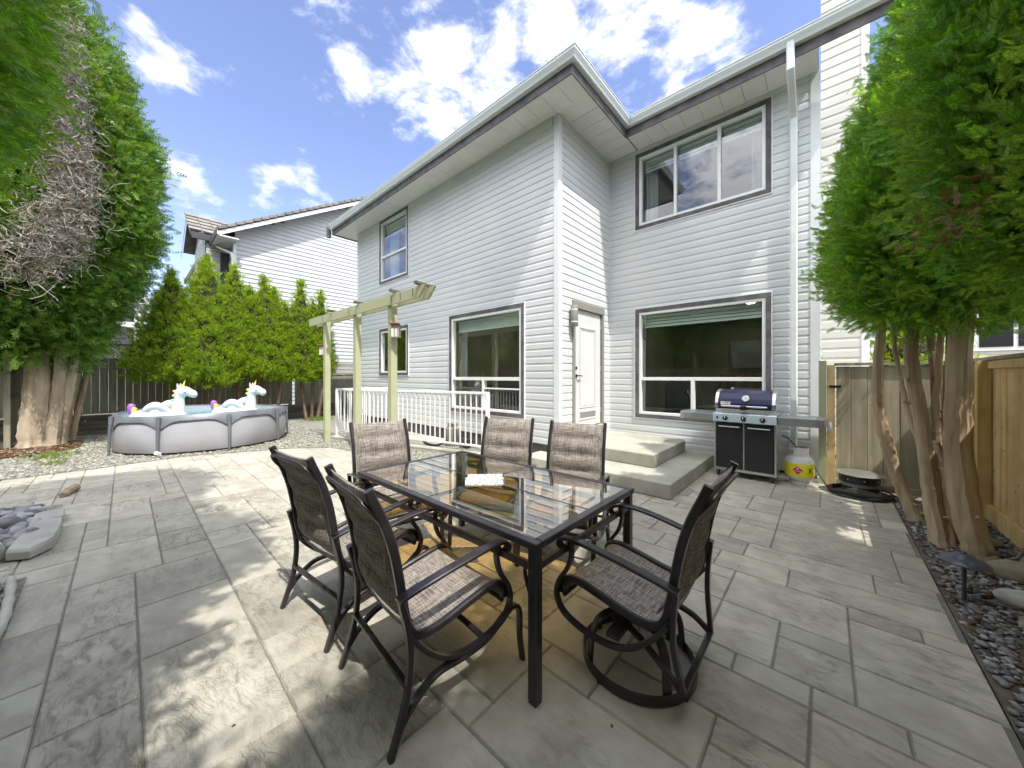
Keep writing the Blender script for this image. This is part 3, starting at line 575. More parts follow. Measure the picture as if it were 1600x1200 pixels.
a,b,c,d = WA[2]; wbig = window(WA[2], [(a+g_,b-g_,1.37,1.435),(-5.09,-5.03,c+g_,1.37),(-5.025,b-g_,1.20,1.225)], [(a+g_,b-g_,1.435,d-g_),(a+g_,-5.09,c+g_,1.37),(-5.03,b-g_,c+g_,1.20),(-5.03,b-g_,1.225,1.37)], blind=[(a+g_+.02,b-g_-.02,2.42,2.60)], depth=3.2, curtain=[(a+g_,a+.27,1.40,2.6)])
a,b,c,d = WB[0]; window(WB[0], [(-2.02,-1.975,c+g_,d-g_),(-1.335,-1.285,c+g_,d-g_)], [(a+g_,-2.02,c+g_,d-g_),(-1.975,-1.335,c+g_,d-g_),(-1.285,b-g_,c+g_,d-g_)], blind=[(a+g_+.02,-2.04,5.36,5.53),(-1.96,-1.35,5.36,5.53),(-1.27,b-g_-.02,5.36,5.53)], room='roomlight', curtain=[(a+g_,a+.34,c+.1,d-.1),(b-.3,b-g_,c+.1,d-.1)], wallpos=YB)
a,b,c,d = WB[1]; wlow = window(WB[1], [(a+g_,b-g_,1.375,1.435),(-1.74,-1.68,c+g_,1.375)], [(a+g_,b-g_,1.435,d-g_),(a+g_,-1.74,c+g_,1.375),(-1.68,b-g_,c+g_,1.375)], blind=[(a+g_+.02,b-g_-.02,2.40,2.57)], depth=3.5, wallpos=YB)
# chandelier seen in the wide window
ch = thing('chandelier', 'lit chandelier hanging inside the wide lower window of the near wall', 'chandelier', (-4.65,YA+1.1,2.2))
MB().tube([(0,0,0),(0,0,.6)],.008,6).build('rod','bronze',ch); mb = MB()
for k in range(5):
    a = k*2*math.pi/5; mb.tube([(0,0,.02),(.16*math.cos(a),.16*math.sin(a),-.03),(.26*math.cos(a),.26*math.sin(a),.04)],.007,6)
mb.build('arm_frame','bronze',ch)
for k in range(5):
    a = k*2*math.pi/5; MB().blob((.26*math.cos(a),.26*math.sin(a),.075),.028,jit=0).build('bulb','bulb',ch,smooth=True)
for x,y in ((-4.3,YA+.9),(-5.5,YA+2.2),(-1.0,YB+.9),(-2.1,YB+1.6),(-1.3,YB+2.6)):  # one downlight is real, the others are added to brighten the dark rooms
    dl = thing('ceiling_downlight', ('added round recessed ceiling light inside the wide window beside the railing' if x < -3 else 'round recessed ceiling light inside the big lower window behind the barbecue'), 'ceiling light', (x,y,2.76), 0, 'added ceiling lights in the near wall room' if x < -3 else 'ceiling lights in the recessed wall room')
    MB().lathe([(.075,0),(.085,.0),(.085,.012),(.075,.012)],20).build('trim_ring','white',dl); MB().disc(.072,-.001,20).build('diffuser','downlight',dl)
# furniture silhouettes inside
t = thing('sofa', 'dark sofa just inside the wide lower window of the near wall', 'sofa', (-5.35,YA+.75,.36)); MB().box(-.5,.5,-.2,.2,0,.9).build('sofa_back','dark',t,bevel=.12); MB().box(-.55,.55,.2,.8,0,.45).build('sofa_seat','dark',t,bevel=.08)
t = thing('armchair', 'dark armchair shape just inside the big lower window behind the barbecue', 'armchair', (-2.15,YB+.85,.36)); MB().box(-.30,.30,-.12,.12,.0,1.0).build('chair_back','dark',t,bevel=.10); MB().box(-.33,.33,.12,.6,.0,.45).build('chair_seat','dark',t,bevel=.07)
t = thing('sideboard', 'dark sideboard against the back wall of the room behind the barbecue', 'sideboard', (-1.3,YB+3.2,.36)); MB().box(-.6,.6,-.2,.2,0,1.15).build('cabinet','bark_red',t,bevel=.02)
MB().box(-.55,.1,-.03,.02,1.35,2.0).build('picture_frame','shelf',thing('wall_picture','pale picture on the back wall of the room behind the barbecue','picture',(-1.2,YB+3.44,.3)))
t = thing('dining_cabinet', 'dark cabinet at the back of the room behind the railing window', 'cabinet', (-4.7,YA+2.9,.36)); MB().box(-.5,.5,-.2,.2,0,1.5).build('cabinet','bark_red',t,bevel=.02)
# door
dr = MB(); y0,y1,z0,z1 = 5.25,6.22,.54,2.64; xd = XC-.015
dr.box(xd-.04,xd,y0,y1,z0,z1)
leaf = hb(dr,'door','door',bevel=.003)
t = MB()
def rail(mb,ya,yb,za,zb,wd=.022,dp=.012):
    mb.box(xd+.0005,xd+dp,ya,yb,za,za+wd); mb.box(xd+.0005,xd+dp,ya,yb,zb-wd,zb); mb.box(xd+.0005,xd+dp,ya,ya+wd,za+wd,zb-wd); mb.box(xd+.0005,xd+dp,yb-wd,yb,za+wd,zb-wd)
rail(t,y0+.19,y1-.19,.88,2.34); rail(t,y0+.225,y1-.225,.92,2.30,.012,.008); rail(t,y0+.17,y1-.17,.66,.83,.03); hb(t,'panel_moulding','door',parent=leaf,bevel=.003)
hb(MB().box(xd+.001,xd+.006,y0+.21,y1-.21,.70,.79),'vent_grille','lamp_grey',parent=leaf)
t = MB(); t.lathe([(.026,0),(.026,.012),(.012,.016)],16,(xd,y0+.085,1.60),'x'); hb(t,'deadbolt','black',parent=leaf)
t = MB(); t.lathe([(.028,0),(.028,.012),(.012,.016),(.012,.05)],16,(xd,y0+.085,1.46),'x'); t.tube([(xd+.05,y0+.085,1.46),(xd+.055,y0+.12,1.462),(xd+.05,y0+.21,1.455)],.010,8); hb(t,'handle','black',parent=leaf,smooth=True)
t = MB(); 
for z in (.8,1.6,2.4): t.tube([(xd+.006,y1+.008,z-.05),(xd+.006,y1+.008,z+.05)],.009,6)
hb(t,'hinge','steel',parent=leaf)
t = MB(); cy0,cy1,cz1 = DOOR[0],DOOR[1],DOOR[3]
t.box(XC-.06,XC+.03,cy0,y0-.004,.42,z1+.006); t.box(XC-.06,XC+.03,y1+.018,cy1,.42,z1+.006); t.box(XC-.06,XC+.034,cy0-.01,cy1+.01,z1+.006,cz1); hb(t,'door_casing','lamp_grey',bevel=.003)
t = MB(); t.box(XC-.08,XC+.07,cy0,cy1,.40,.52); hb(t,'door_sill','concrete')
# rear neighbour wing beyond the gate
nb = thing('neighbour_house', 'cream sided house wall rising beyond the gate at the corner', 'house', (0,8.8,0))
t = MB(); siding(t,'x',0,-1,-.073,.55,0,9.6,[],ex=.18,d=.012); siding(t,'y',.55,1,0,3,0,9.6,[],ex=.18,d=.012); siding(t,'y',-.06,-1,0,3,0,9.6,[],ex=.18,d=.012); t.build('wall','siding_cream',nb)
MB().box(.47,.57,-.022,-.001,0,9.2).build('corner_board','white',nb)
MB().prism([(-.05,9.6),(.6,9.6),(.25,9.9)],'y',.0,3.0).build('roof','tile',nb)
# ================================================================== STEPS
def steps():
    st = thing('entry_steps', 'two tier poured concrete steps below the white side door', 'steps', (-2.4,5.4,0))
    ox, oy = 2.4, -5.4
    # lower tier: L-shaped outline, upper tier with a notch in its far right corner
    MB().prism([(-3.62+ox,4.26+oy),(-1.35+ox,4.26+oy),(-1.35+ox,6.55+oy),(-3.26+ox,6.55+oy),(-3.26+ox,4.75+oy),(-3.62+ox,4.75+oy)],'z',0,.185).build('lower_step','concrete',st,bevel=.014)
    MB().prism([(-3.25+ox,4.86+oy),(-1.76+ox,4.86+oy),(-1.76+ox,6.32+oy),(-1.84+ox,6.40+oy),(-1.84+ox,6.55+oy),(-3.25+ox,6.55+oy)],'z',.186,.37).build('upper_step','concrete',st,bevel=.014)
steps()
# ================================================================== WALL LAMP
wl = thing('wall_lamp', 'grey cylindrical wall lamp mounted beside the white side door', 'lamp', (XC+.01,5.10,2.47))
MB().lathe([(.058,-.17),(.062,-.165),(.062,.0),(.062,.165),(.058,.175)],20,(.085,0,0)).build('lamp_body','lamp_grey',wl,smooth=True)
t = MB(); t.lathe([(.0635,-.105),(.0635,-.09)],20,(.085,0,0)); t.lathe([(.0635,.10),(.0635,.115)],20,(.085,0,0)); t.build('lamp_band','white',wl)
MB().box(0,.03,-.04,.04,-.06,.06).build('bracket','lamp_grey',wl)
# ================================================================== FENCES, GATE
def boards(mb, along, pos, u0, u1, z0, z1, bw, th, seed, gap=.004, fn=None):
    rg = random.Random(seed); u = u0
    while u < u1-.02:
        w_ = min(bw*rg.uniform(.94,1.06), u1-u); o = rg.uniform(-.004,.004); zt = z1+rg.uniform(-.006,.006); zb = z0
        if fn: zt += fn(u)
        if along=='x': mb.box(u,u+w_-gap,pos+o,pos+o+th,zb,zt)
        else: mb.box(pos+o,pos+o+th,u,u+w_-gap,zb,zt)
        u += w_
def lattice(mb, y0, y1, z0, z1, x, s=.085, w_=.022):
    h = z1-z0; n = int((y1-y0+h)/s)
    for i in range(n):
        for sg, off in ((1,0),(-1,.009)):
            a = y0-h+i*s+.02
            # strip from (a,z0) to (a+h,z1) clipped
            ya, yb = a, a+h; za, zb = z0, z1
            if ya < y0: za = z0+(y0-ya); ya = y0
            if yb > y1: zb = z1-(yb-y1); yb = y1
            if yb-ya < .02: continue
            if sg < 0: za, zb = z0+z1-za, z0+z1-zb
            q = .012*sg
            mb.add([(x+off,ya,za-w_/2),(x+off,yb,zb-w_/2),(x+off,yb,zb+w_/2),(x+off,ya,za+w_/2),(x+off+.008,ya,za-w_/2),(x+off+.008,yb,zb-w_/2),(x+off+.008,yb,zb+w_/2),(x+off+.008,ya,za+w_/2)],[(0,1,2,3),(7,6,5,4),(0,4,5,1),(3,2,6,7),(1,5,6,2),(0,3,7,4)])
def left_fence(y0,y1,drop,label,seed):
    f = thing('wooden_fence', label, 'fence', (-13.8,(y0+y1)/2,0)); oy = -(y0+y1)/2; z0, z1, zl = .50-drop, 1.87-drop, 2.26-drop
    t = MB(); boards(t,'y',0,y0+oy,y1+oy,z0,z1,.14,.02,seed); t.build('boards','fence_grey',f)
    t = MB(); t.box(-.01,.045,y0+oy,y1+oy,z1+.002,z1+.05); t.box(-.01,.045,y0+oy,y1+oy,zl,zl+.04); t.build('rail','fence_grey',f)
    t = MB(); lattice(t,y0+oy,y1+oy,z1+.05,zl,.006); t.build('lattice','fence_grey',f)
    k = int((y1-y0)/2.4)
    for i in range(k+1):
        yy = y0+oy+.05+i*(y1-y0-.1)/max(k,1); MB().box(-.10,-.012,yy-.045,yy+.045,0,zl+.02).build('post','fence_grey',f)
    return f
left_fence(-4.6,3.9,0,'old grey board fence with lattice top behind the pool',1)
left_fence(4.0,13,.36,'lower sunlit stretch of old board fence beyond the pergola',2)
rw = thing('retaining_wall', 'low dark timber retaining wall under the old fence', 'retaining wall', (-13.7,1,0))
t = MB(); rg = random.Random(4)
for k in range(4):
    y = -5.6
    while y < 11:
        L_ = rg.uniform(1.8,2.8); t.box(rg.uniform(.0,.04),.17+rg.uniform(0,.03),y,min(y+L_,11)-.01,.12*k+.004,.12*k+.116); y += L_
t.build('timbers','timber',rw,bevel=.01)
ff = thing('cedar_fence', 'new tan cedar fence with flat cap along the right bed', 'fence', (1.25,1,0))
t = MB(); boards(t,'y',.0,-5,5.29,.10,1.60,.14,.02,7); t.build('boards','fence_tan',ff)
t = MB(); t.box(-.045,.075,-5,5.33,1.612,1.645); t.build('cap','gate_wood',ff)
t = MB(); t.box(-.032,-.006,-5,5.29,1.53,1.60); t.build('top_rail','fence_tan',ff)
t = MB(); t.box(-.045,-.006,-5,5.2,.0,.16); t.build('kickboard','fence_tan',ff)
MB().box(-.095,-.007,4.86,4.95,0,1.61).build('post','fence_tan',ff); MB().box(-.095,-.047,2.4,2.49,0,.0).build('post','fence_tan',ff) if False else None
kn = MB(); rg = random.Random(9)
for i in range(70): kn.lathe([(rg.uniform(.006,.016),-.0068),(.001,-.0085)],8,(0,rg.uniform(-3,5.2),rg.uniform(.2,1.5)),'x')
kn.build('knots','knot',ff)
gt = thing('wooden_gate', 'weathered vertical board gate closing the side yard beside the house corner', 'gate', (.58,6.32,0))
t = MB(); boards(t,'x',0,-.48,.62,.06,1.58,.148,.022,3); t.build('boards','gate_wood',gt)
t = MB(); t.box(-.50,.68,-.03,.05,1.59,1.625); t.build('cap','gate_wood',gt)
MB().box(-.48,.62,.026,.034,.08,1.56).build('backing','fence_grey',gt)
MB().box(-.655,-.575,-.04,.05,0,1.66).build('post','pergola',gt)['label'] = 'green stained gate post against the house'
MB().box(-.572,-.49,-.03,.05,0,1.60).build('post','fence_tan',gt)
MB().box(.56,.66,-.05,-.006,0,1.60).build('post','fence_tan',gt)
MB().box(-.55,-.43,-.045,-.031,1.30,1.33).build('latch','black',gt)
MB().box(-.48,.62,-.035,-.004,.02,.10).build('kickboard','gate_wood',gt)
kn = MB(); rg = random.Random(12)
for i in range(26): kn.lathe([(rg.uniform(.006,.013),.0062),(.002,.0075)],8,(rg.uniform(-.44,.6),0,rg.uniform(.2,1.5)),'y')
kn.build('knots','knot',gt)
bf = thing('board_fence', 'grey board fence behind the near cedar hedge', 'fence', (-5,-3.6,0))
t = MB(); boards(t,'x',0,-9,6.2,0,1.8,.14,.02,17); t.build('boards','fence_grey',bf)
# slatted screen at the far left
ts = thing('slatted_screen', 'tall weathered slat screen at the left edge behind the pale trunks', 'screen', (-12.9,-1.56,0))
t = MB(); rg = random.Random(2)
for i in range(15):
    x = -.75+i*.105; t.box(x,x+.045,-.012,.012,.05,rg.choice([1.95,2.3,3.0]))
t.build('slats','fence_grey',ts)
t = MB(); t.box(-.8,.85,.013,.04,1.02,1.09); t.box(-.8,.85,.013,.04,1.86,1.94); t.build('rail','fence_grey',ts)
MB().box(-.86,-.78,-.04,.04,0,3.0).build('post','fence_grey',ts); MB().box(.76,.84,-.04,.04,0,2.9).build('post','fence_grey',ts)
# ================================================================== PERGOLA
pg = thing('pergola', 'pale green arbour of three posts under one long double beam', 'pergola', (-6.6,2.95,0))
for x in (-1.48,0,1.30): MB().box(x-.055,x+.055,-.055,.055,0,2.66).build('post','pergola',pg,bevel=.004)
for y in (-.0585,.0575):
    yy = (-.097,-.0575) if y < 0 else (.0575,.097)
    MB().prism([(-2.26,2.60),(-2.2,2.60),(2.20,2.60),(2.38,2.765),(-2.30,2.765)],'y',*yy).build('beam','pergola',pg,bevel=.003)
t = MB()
for x in (-1.0,.22,1.5,2.2): t.obox((x,0,2.80),(.06,.34,.04),(0,0,R(8)))
t.build('cap_blocks','timber',pg,bevel=.004)
t = MB()
for x in (-1.45,-.15,1.42,1.7,2.05): t.box(x,x+.018,-.101,-.0975,2.63,2.74)
t.build('peeling_marks','timber',pg)
# birdhouses
def birdhouse(loc, label, rz):
    b = thing('birdhouse', label, 'birdhouse', loc, rz, 'birdhouses on the pergola posts')
    MB().prism([(-.06,-.10),(.06,-.10),(.06,.06),(-.06,.10)],'x',-.062,.062).build('box','bird_wood',b,bevel=.003)
    t = MB(); t.box(-.05,-.02,-.0645,-.0605,-.095,.03); t.box(.015,.03,-.0645,-.0605,-.095,.03); t.build('stripe','paper',b)
    MB().obox((0,-.015,.093),(.15,.17,.015),(R(-18),0,0)).build('roof','brick_red',b)
    MB().lathe([(.016,.0612),(.015,.063)],12,(0,0,.035),'y').build('hole','ink',b)
birdhouse((-5.16,2.93,2.18),'small striped birdhouse with red top on the right pergola post',R(42))
birdhouse((-8.21,2.93,2.02),'small pale birdhouse on the outer side of the left pergola post',R(20))
# ================================================================== WHITE RAILING
rl = thing('white_railing', 'white metal picket railing around the low deck beside the house', 'railing', (-8.37,3.28,.08), math.atan2(1.04,3.9))
Lr = math.hypot(3.9,1.04)
t = MB(); t.box(-.03,Lr+.03,-.022,.022,1.045,1.09); t.build('top_rail','railing',rl,bevel=.006)
t = MB(); t.box(0,Lr,-.015,.015,.10,.13); t.build('bottom_rail','railing',rl)
for x in (0,Lr): MB().box(x-.03,x+.03,-.03,.03,-.08,1.045).build('post','railing',rl,bevel=.004)
nb_ = 33
for i in range(nb_): x = .12+i*(Lr-.24)/(nb_-1); MB().box(x-.0095,x+.0095,-.0095,.0095,.13,1.045).build('baluster','railing',rl)
r2 = thing('white_railing', 'short white railing return at the far left end of the deck', 'railing', (-8.37,3.33,.08), R(95))
t = MB(); t.box(.05,1.4,-.022,.022,1.045,1.09); t.build('top_rail','railing',r2,bevel=.006); MB().box(.05,1.4,-.015,.015,.10,.13).build('bottom_rail','railing',r2)
for i in range(11): x = .12+i*.122; MB().box(x-.0095,x+.0095,-.0095,.0095,.13,1.045).build('baluster','railing',r2)
slab('paved_kerb', [(-8.5,3.18),(-4.35,4.28),(-4.32,4.74),(-8.5,4.74)], .002, .085, 'concrete', 'low concrete deck slab beneath the white railing', 'deck')
# stored items behind the railing
gp = thing('pool_pump', 'dark cylindrical pool filter pump standing behind the white railing', 'pump', (-5.5,4.35,.085))
MB().lathe([(.13,0),(.14,.02),(.14,.34),(.10,.38),(.10,.44),(.03,.46)],20).build('tank_body','lamp_grey',gp,smooth=True); MB().lathe([(.08,0),(.08,.22)],14,(.28,0,.10),'x').build('motor','black',gp,smooth=True); MB().tube(smooth_path([(0,-.13,.1),(-.1,-.3,.03),(-.4,-.33,.03),(-.7,-.2,.03)],6),.022,8).build('hose','rubber',gp,smooth=True)
# ================================================================== FAR HOUSES
lh = thing('gabled_house', 'white sided neighbouring house with tiled gable behind the fence', 'house', (-16,5,0))
t = MB()
def gable_wall(mb, x, y0, y1, zf, ex=.16, d=.022, sgn=1):
    z = 0
    while z < 10.4:
        # clip each course against the sloping top by sampling in y
        n = 40
        for i in range(n):
            a, b = y0+(y1-y0)*i/n, y0+(y1-y0)*(i+1)/n
            ta, tb_ = min(z+ex,zf(a)), min(z+ex,zf(b))
            if min(ta,tb_) > z+.004: mb.add([(x,a,z),(x+sgn*d,a,z),(x,a,ta),(x,b,z),(x+sgn*d,b,z),(x,b,tb_)],[(0,3,4,1),(1,4,5,2)])
        z += ex
sl = .584
zf = lambda y: 6.52-.06+sl*min(y+5-2.13, 2*(8.6-2.13)-(y+5-2.13))
gable_wall(t,0,-2.31,10,zf); gable_wall(t,-1.5+1.5,0,0.001,zf) if False else None
t.build('wall','siding_blue',lh)['label'] = 'white lap siding gable wall'
t = MB(); siding(t,'x',-2.31,-1,-9,0,0,6.55,[],ex=.16,d=.022); t.build('side_wall','siding_blue',lh)
zr_ = 6.52+sl*(8.6-2.13)
t = MB(); yA, yR, yE_ = 2.13-5, 3.6, 3.6+6.47
t.add([(.5,yA,6.52),(.5,yR,zr_),(-9,yR,zr_),(-9,yA,6.52),(.5,yA,6.44),(.5,yR,zr_-.08),(-9,yR,zr_-.08),(-9,yA,6.44)],[(0,1,2,3),(7,6,5,4),(0,4,5,1),(3,7,4,0)])
t.add([(.5,yE_,6.52),(.5,yR,zr_),(-9,yR,zr_),(-9,yE_,6.52)],[(0,3,2,1)])
t.build('roof','tile',lh)
t = MB(); k = 26
for i in range(k):
    y = yA+(yR-yA)*i/k; z = 6.52+sl*(y-yA); t.obox((.42,y+.13,z+.085),(.26,(yR-yA)/k*1.05,.09),(math.atan(sl)-.10,0,0))
t.build('rake_tiles','tile',lh)
t = MB(); t.add([(.5,yA-.02,6.28),(.5,yR,zr_-.24),(.5,yR,zr_-.03),(.5,yA-.02,6.49),(.46,yA-.02,6.28),(.46,yR,zr_-.24),(.46,yR,zr_-.03),(.46,yA-.02,6.49)],[(0,1,2,3),(7,6,5,4),(0,4,5,1),(0,3,7,4)]); t.build('rake_board','white',lh)
t = MB(); t.box(-.06,.02,-2.36,-2.27,0,6.4); t.build('corner_board','corner',lh)
MB().bar([(-.9,-2.75,6.38),(-.6,-2.70,6.2),(.04,-2.42,5.9),(.05,-2.38,5.7),(.05,-2.38,.1)],.09,.07,(0,1,0)).build('downspout','gutter',lh)
t = MB(); t.box(-9,.5,-2.9,-2.28,6.30,6.34); t.build('soffit','soffit',lh); MB().box(-9,.5,-2.92,-2.88,6.28,6.50).build('fascia','ntrim',lh)
t = MB()
for i in range(3):
    for j in range(6): t.box(.014,.03,3.32+i*.2,3.32+i*.2+.17,1.9+j*.27,1.9+j*.27+.235)
wn_ = MB().box(.012,.022,3.22,4.0,1.78,3.62).build('window','white',lh); t.build('pane','black',wn_)
# front gable wing
t = MB(); siding(t,'x',-3.0,-1,-3.7,-.9,0,6.7,[],ex=.16,d=.022); siding(t,'y',-.9,1,-3.0,2,0,6.6,[],ex=.16,d=.022)
t.add([(-3.9,-3.0,6.65),(-1.0,-3.0,6.65),(-2.5,-3.0,7.7)],[(0,1,2)]); t.build('wing_wall','siding_blue',lh)
t = MB(); 
t.add([(-2.5,-3.35,7.81),(-.8,-3.35,6.67),(-.8,1.5,6.67),(-2.5,1.5,7.81),(-4.2,-3.35,6.67),(-4.2,1.5,6.67),(-2.5,-3.35,7.71),(-.8,-3.35,6.57),(-4.2,-3.35,6.57)],[(0,1,2,3),(4,0,3,5),(0,6,7,1),(4,8,6,0)])
for j in range(5):
    for i in range(9):
        x = -.85-.36*j*.93; z = 6.71+(.85+.8-.85-.8)+ (-.8-x)*.67; t.obox((x-.1,-3.3+i*.36,z+.05),(.40,.33,.05),(0,R(34)-.12,0))
t.build('wing_roof','tile',lh)
t = MB(); t.add([(-2.5,-3.40,7.72),(-.75,-3.40,6.55),(-.75,-3.40,6.38),(-2.5,-3.40,7.50),(-4.25,-3.40,6.55),(-4.25,-3.40,6.38)],[(0,1,2,3),(0,3,5,4)]); t.box(-.82,-.74,-3.40,-.9,6.40,6.62); t.build('wing_fascia','ntrim',lh)
MB().box(-.89,-.87,-2.6,-1.9,4.6,6.1).build('window','ntrim',lh)
ph = thing('porch_house', 'white porch of a distant house left of the golden cedars', 'house', (-22,-1.6,0))
t = MB(); siding(t,'y',0,1,-3,1.9,0,4.4,[],ex=.16); siding(t,'x',1.9,1,-6,0,0,4.4,[],ex=.16); t.build('wall','siding_blue',ph)
MB().box(-6,1.2,-3.2,2.3,4.4,4.75).build('roof_edge','white',ph); MB().box(-6,1.0,-3.2,2.1,3.45,3.65).build('porch_beam','white',ph)
for y in (-1.2,.3,1.95): MB().box(.85,1.0,y-.08,y+.08,0,4.4).build('porch_post','white',ph)
t = MB()
for i in range(30): t.box(.95,.98,-3+i*.17,-2.96+i*.17,4.8,5.25)
t.box(.93,1.0,-3.1,2.1,5.25,5.31); t.build('balcony_rail','lamp_grey',ph)
fh = thing('distant_house', 'pale sided distant house seen over the new cedar fence', 'house', (5,12.5,0))
t = MB(); siding(t,'x',0,-1,-3.2,5,0,5.4,[],ex=.16); siding(t,'y',-3.2,-1,0,6,0,5.4,[],ex=.16); t.build('wall','siding_cream',fh)
MB().prism([(-3.7,5.4),(5.5,5.4),(.9,7.6)],'y',-.5,6.5).build('roof','tile',fh)
for x in (-2.6,-.6,1.6):
    wf = MB().box(x,x+1.1,-.03,-.014,2.0,3.3).build('window','white',fh); MB().box(x+.08,x+.52,-.038,-.031,2.08,3.22).build('pane','black',wf); MB().box(x+.58,x+1.02,-.038,-.031,2.08,3.22).build('pane','black',wf)
# ================================================================== TABLE
TZ = .72
tb = thing('patio_table', 'bronze framed patio table with amber glass panels and mosaic centre', 'table', (-1.80,1.71,0))
hxt, hyt = .87, .52
t = MB(); w = .048
t.box(-hxt,hxt,-hyt,-hyt+w,TZ-.032,TZ); t.box(-hxt,hxt,hyt-w,hyt,TZ-.032,TZ); t.box(-hxt,-hxt+w,-hyt+w,hyt-w,TZ-.032,TZ); t.box(hxt-w,hxt,-hyt+w,hyt-w,TZ-.032,TZ)
t.build('top_frame','bronze',tb,bevel=.006)
dm = .185
t = MB()
for x0,x1,y0,y1 in ((-hxt+w,-dm+.01,-.008,.008),(dm-.01,hxt-w,-.008,.008),(-.008,.008,-hyt+w,-dm+.01),(-.008,.008,dm-.01,hyt-w)): t.box(x0,x1,y0,y1,TZ-.022,TZ-.004)
t.build('cross_bar','bronze',tb)
for sx in (-1,1):
    for sy in (-1,1):
        p = [(sx*.009,sy*(dm)),(sx*dm,sy*.009),(sx*(hxt-w-.001),sy*.009),(sx*(hxt-w-.001),sy*(hyt-w-.001)),(sx*.009,sy*(hyt-w-.001))]
        MB().add([(x,y,TZ-.003) for x,y in p],[(0,1,2,3,4)]).build('glass_panel','amber',tb)
MB().prism([(-dm+.004,0),(0,-dm+.004),(dm-.004,0),(0,dm-.004)],'z',TZ-.014,TZ+.002).build('mosaic_medallion','mosaic',tb,bevel=.002)
for sx in (-1,1):
    for sy in (-1,1):
        x,y = sx*(hxt-.032),sy*(hyt-.032)
        lg = MB().box(x-.024,x+.024,y-.024,y+.024,.012,TZ-.033).build('leg','bronze',tb,bevel=.005)
        MB().box(x-.021,x+.021,y-.021,y+.021,0,.013).build('foot_cap','rubber',lg)
        t = MB(); z0 = TZ-.135
        t.bar(smooth_path([(x-sx*.02,y,z0+.01),(x-sx*.06,y,z0-.02),(x-sx*.022,y,z0-.13)],5),.02,.012,(0,1,0)); t.build('leg_bracket','bronze',tb,smooth=True)
t = MB(); a = hxt-.056; b = hyt-.056; z0 = TZ-.135
t.box(-a,a,-b-.040,-b-.016,z0,z0+.032); t.box(-a,a,b+.016,b+.040,z0,z0+.032); t.box(-a-.040,-a-.016,-b,b,z0,z0+.032); t.box(a+.016,a+.040,-b,b,z0,z0+.032)
t.build('apron_rail','bronze',tb,bevel=.003)
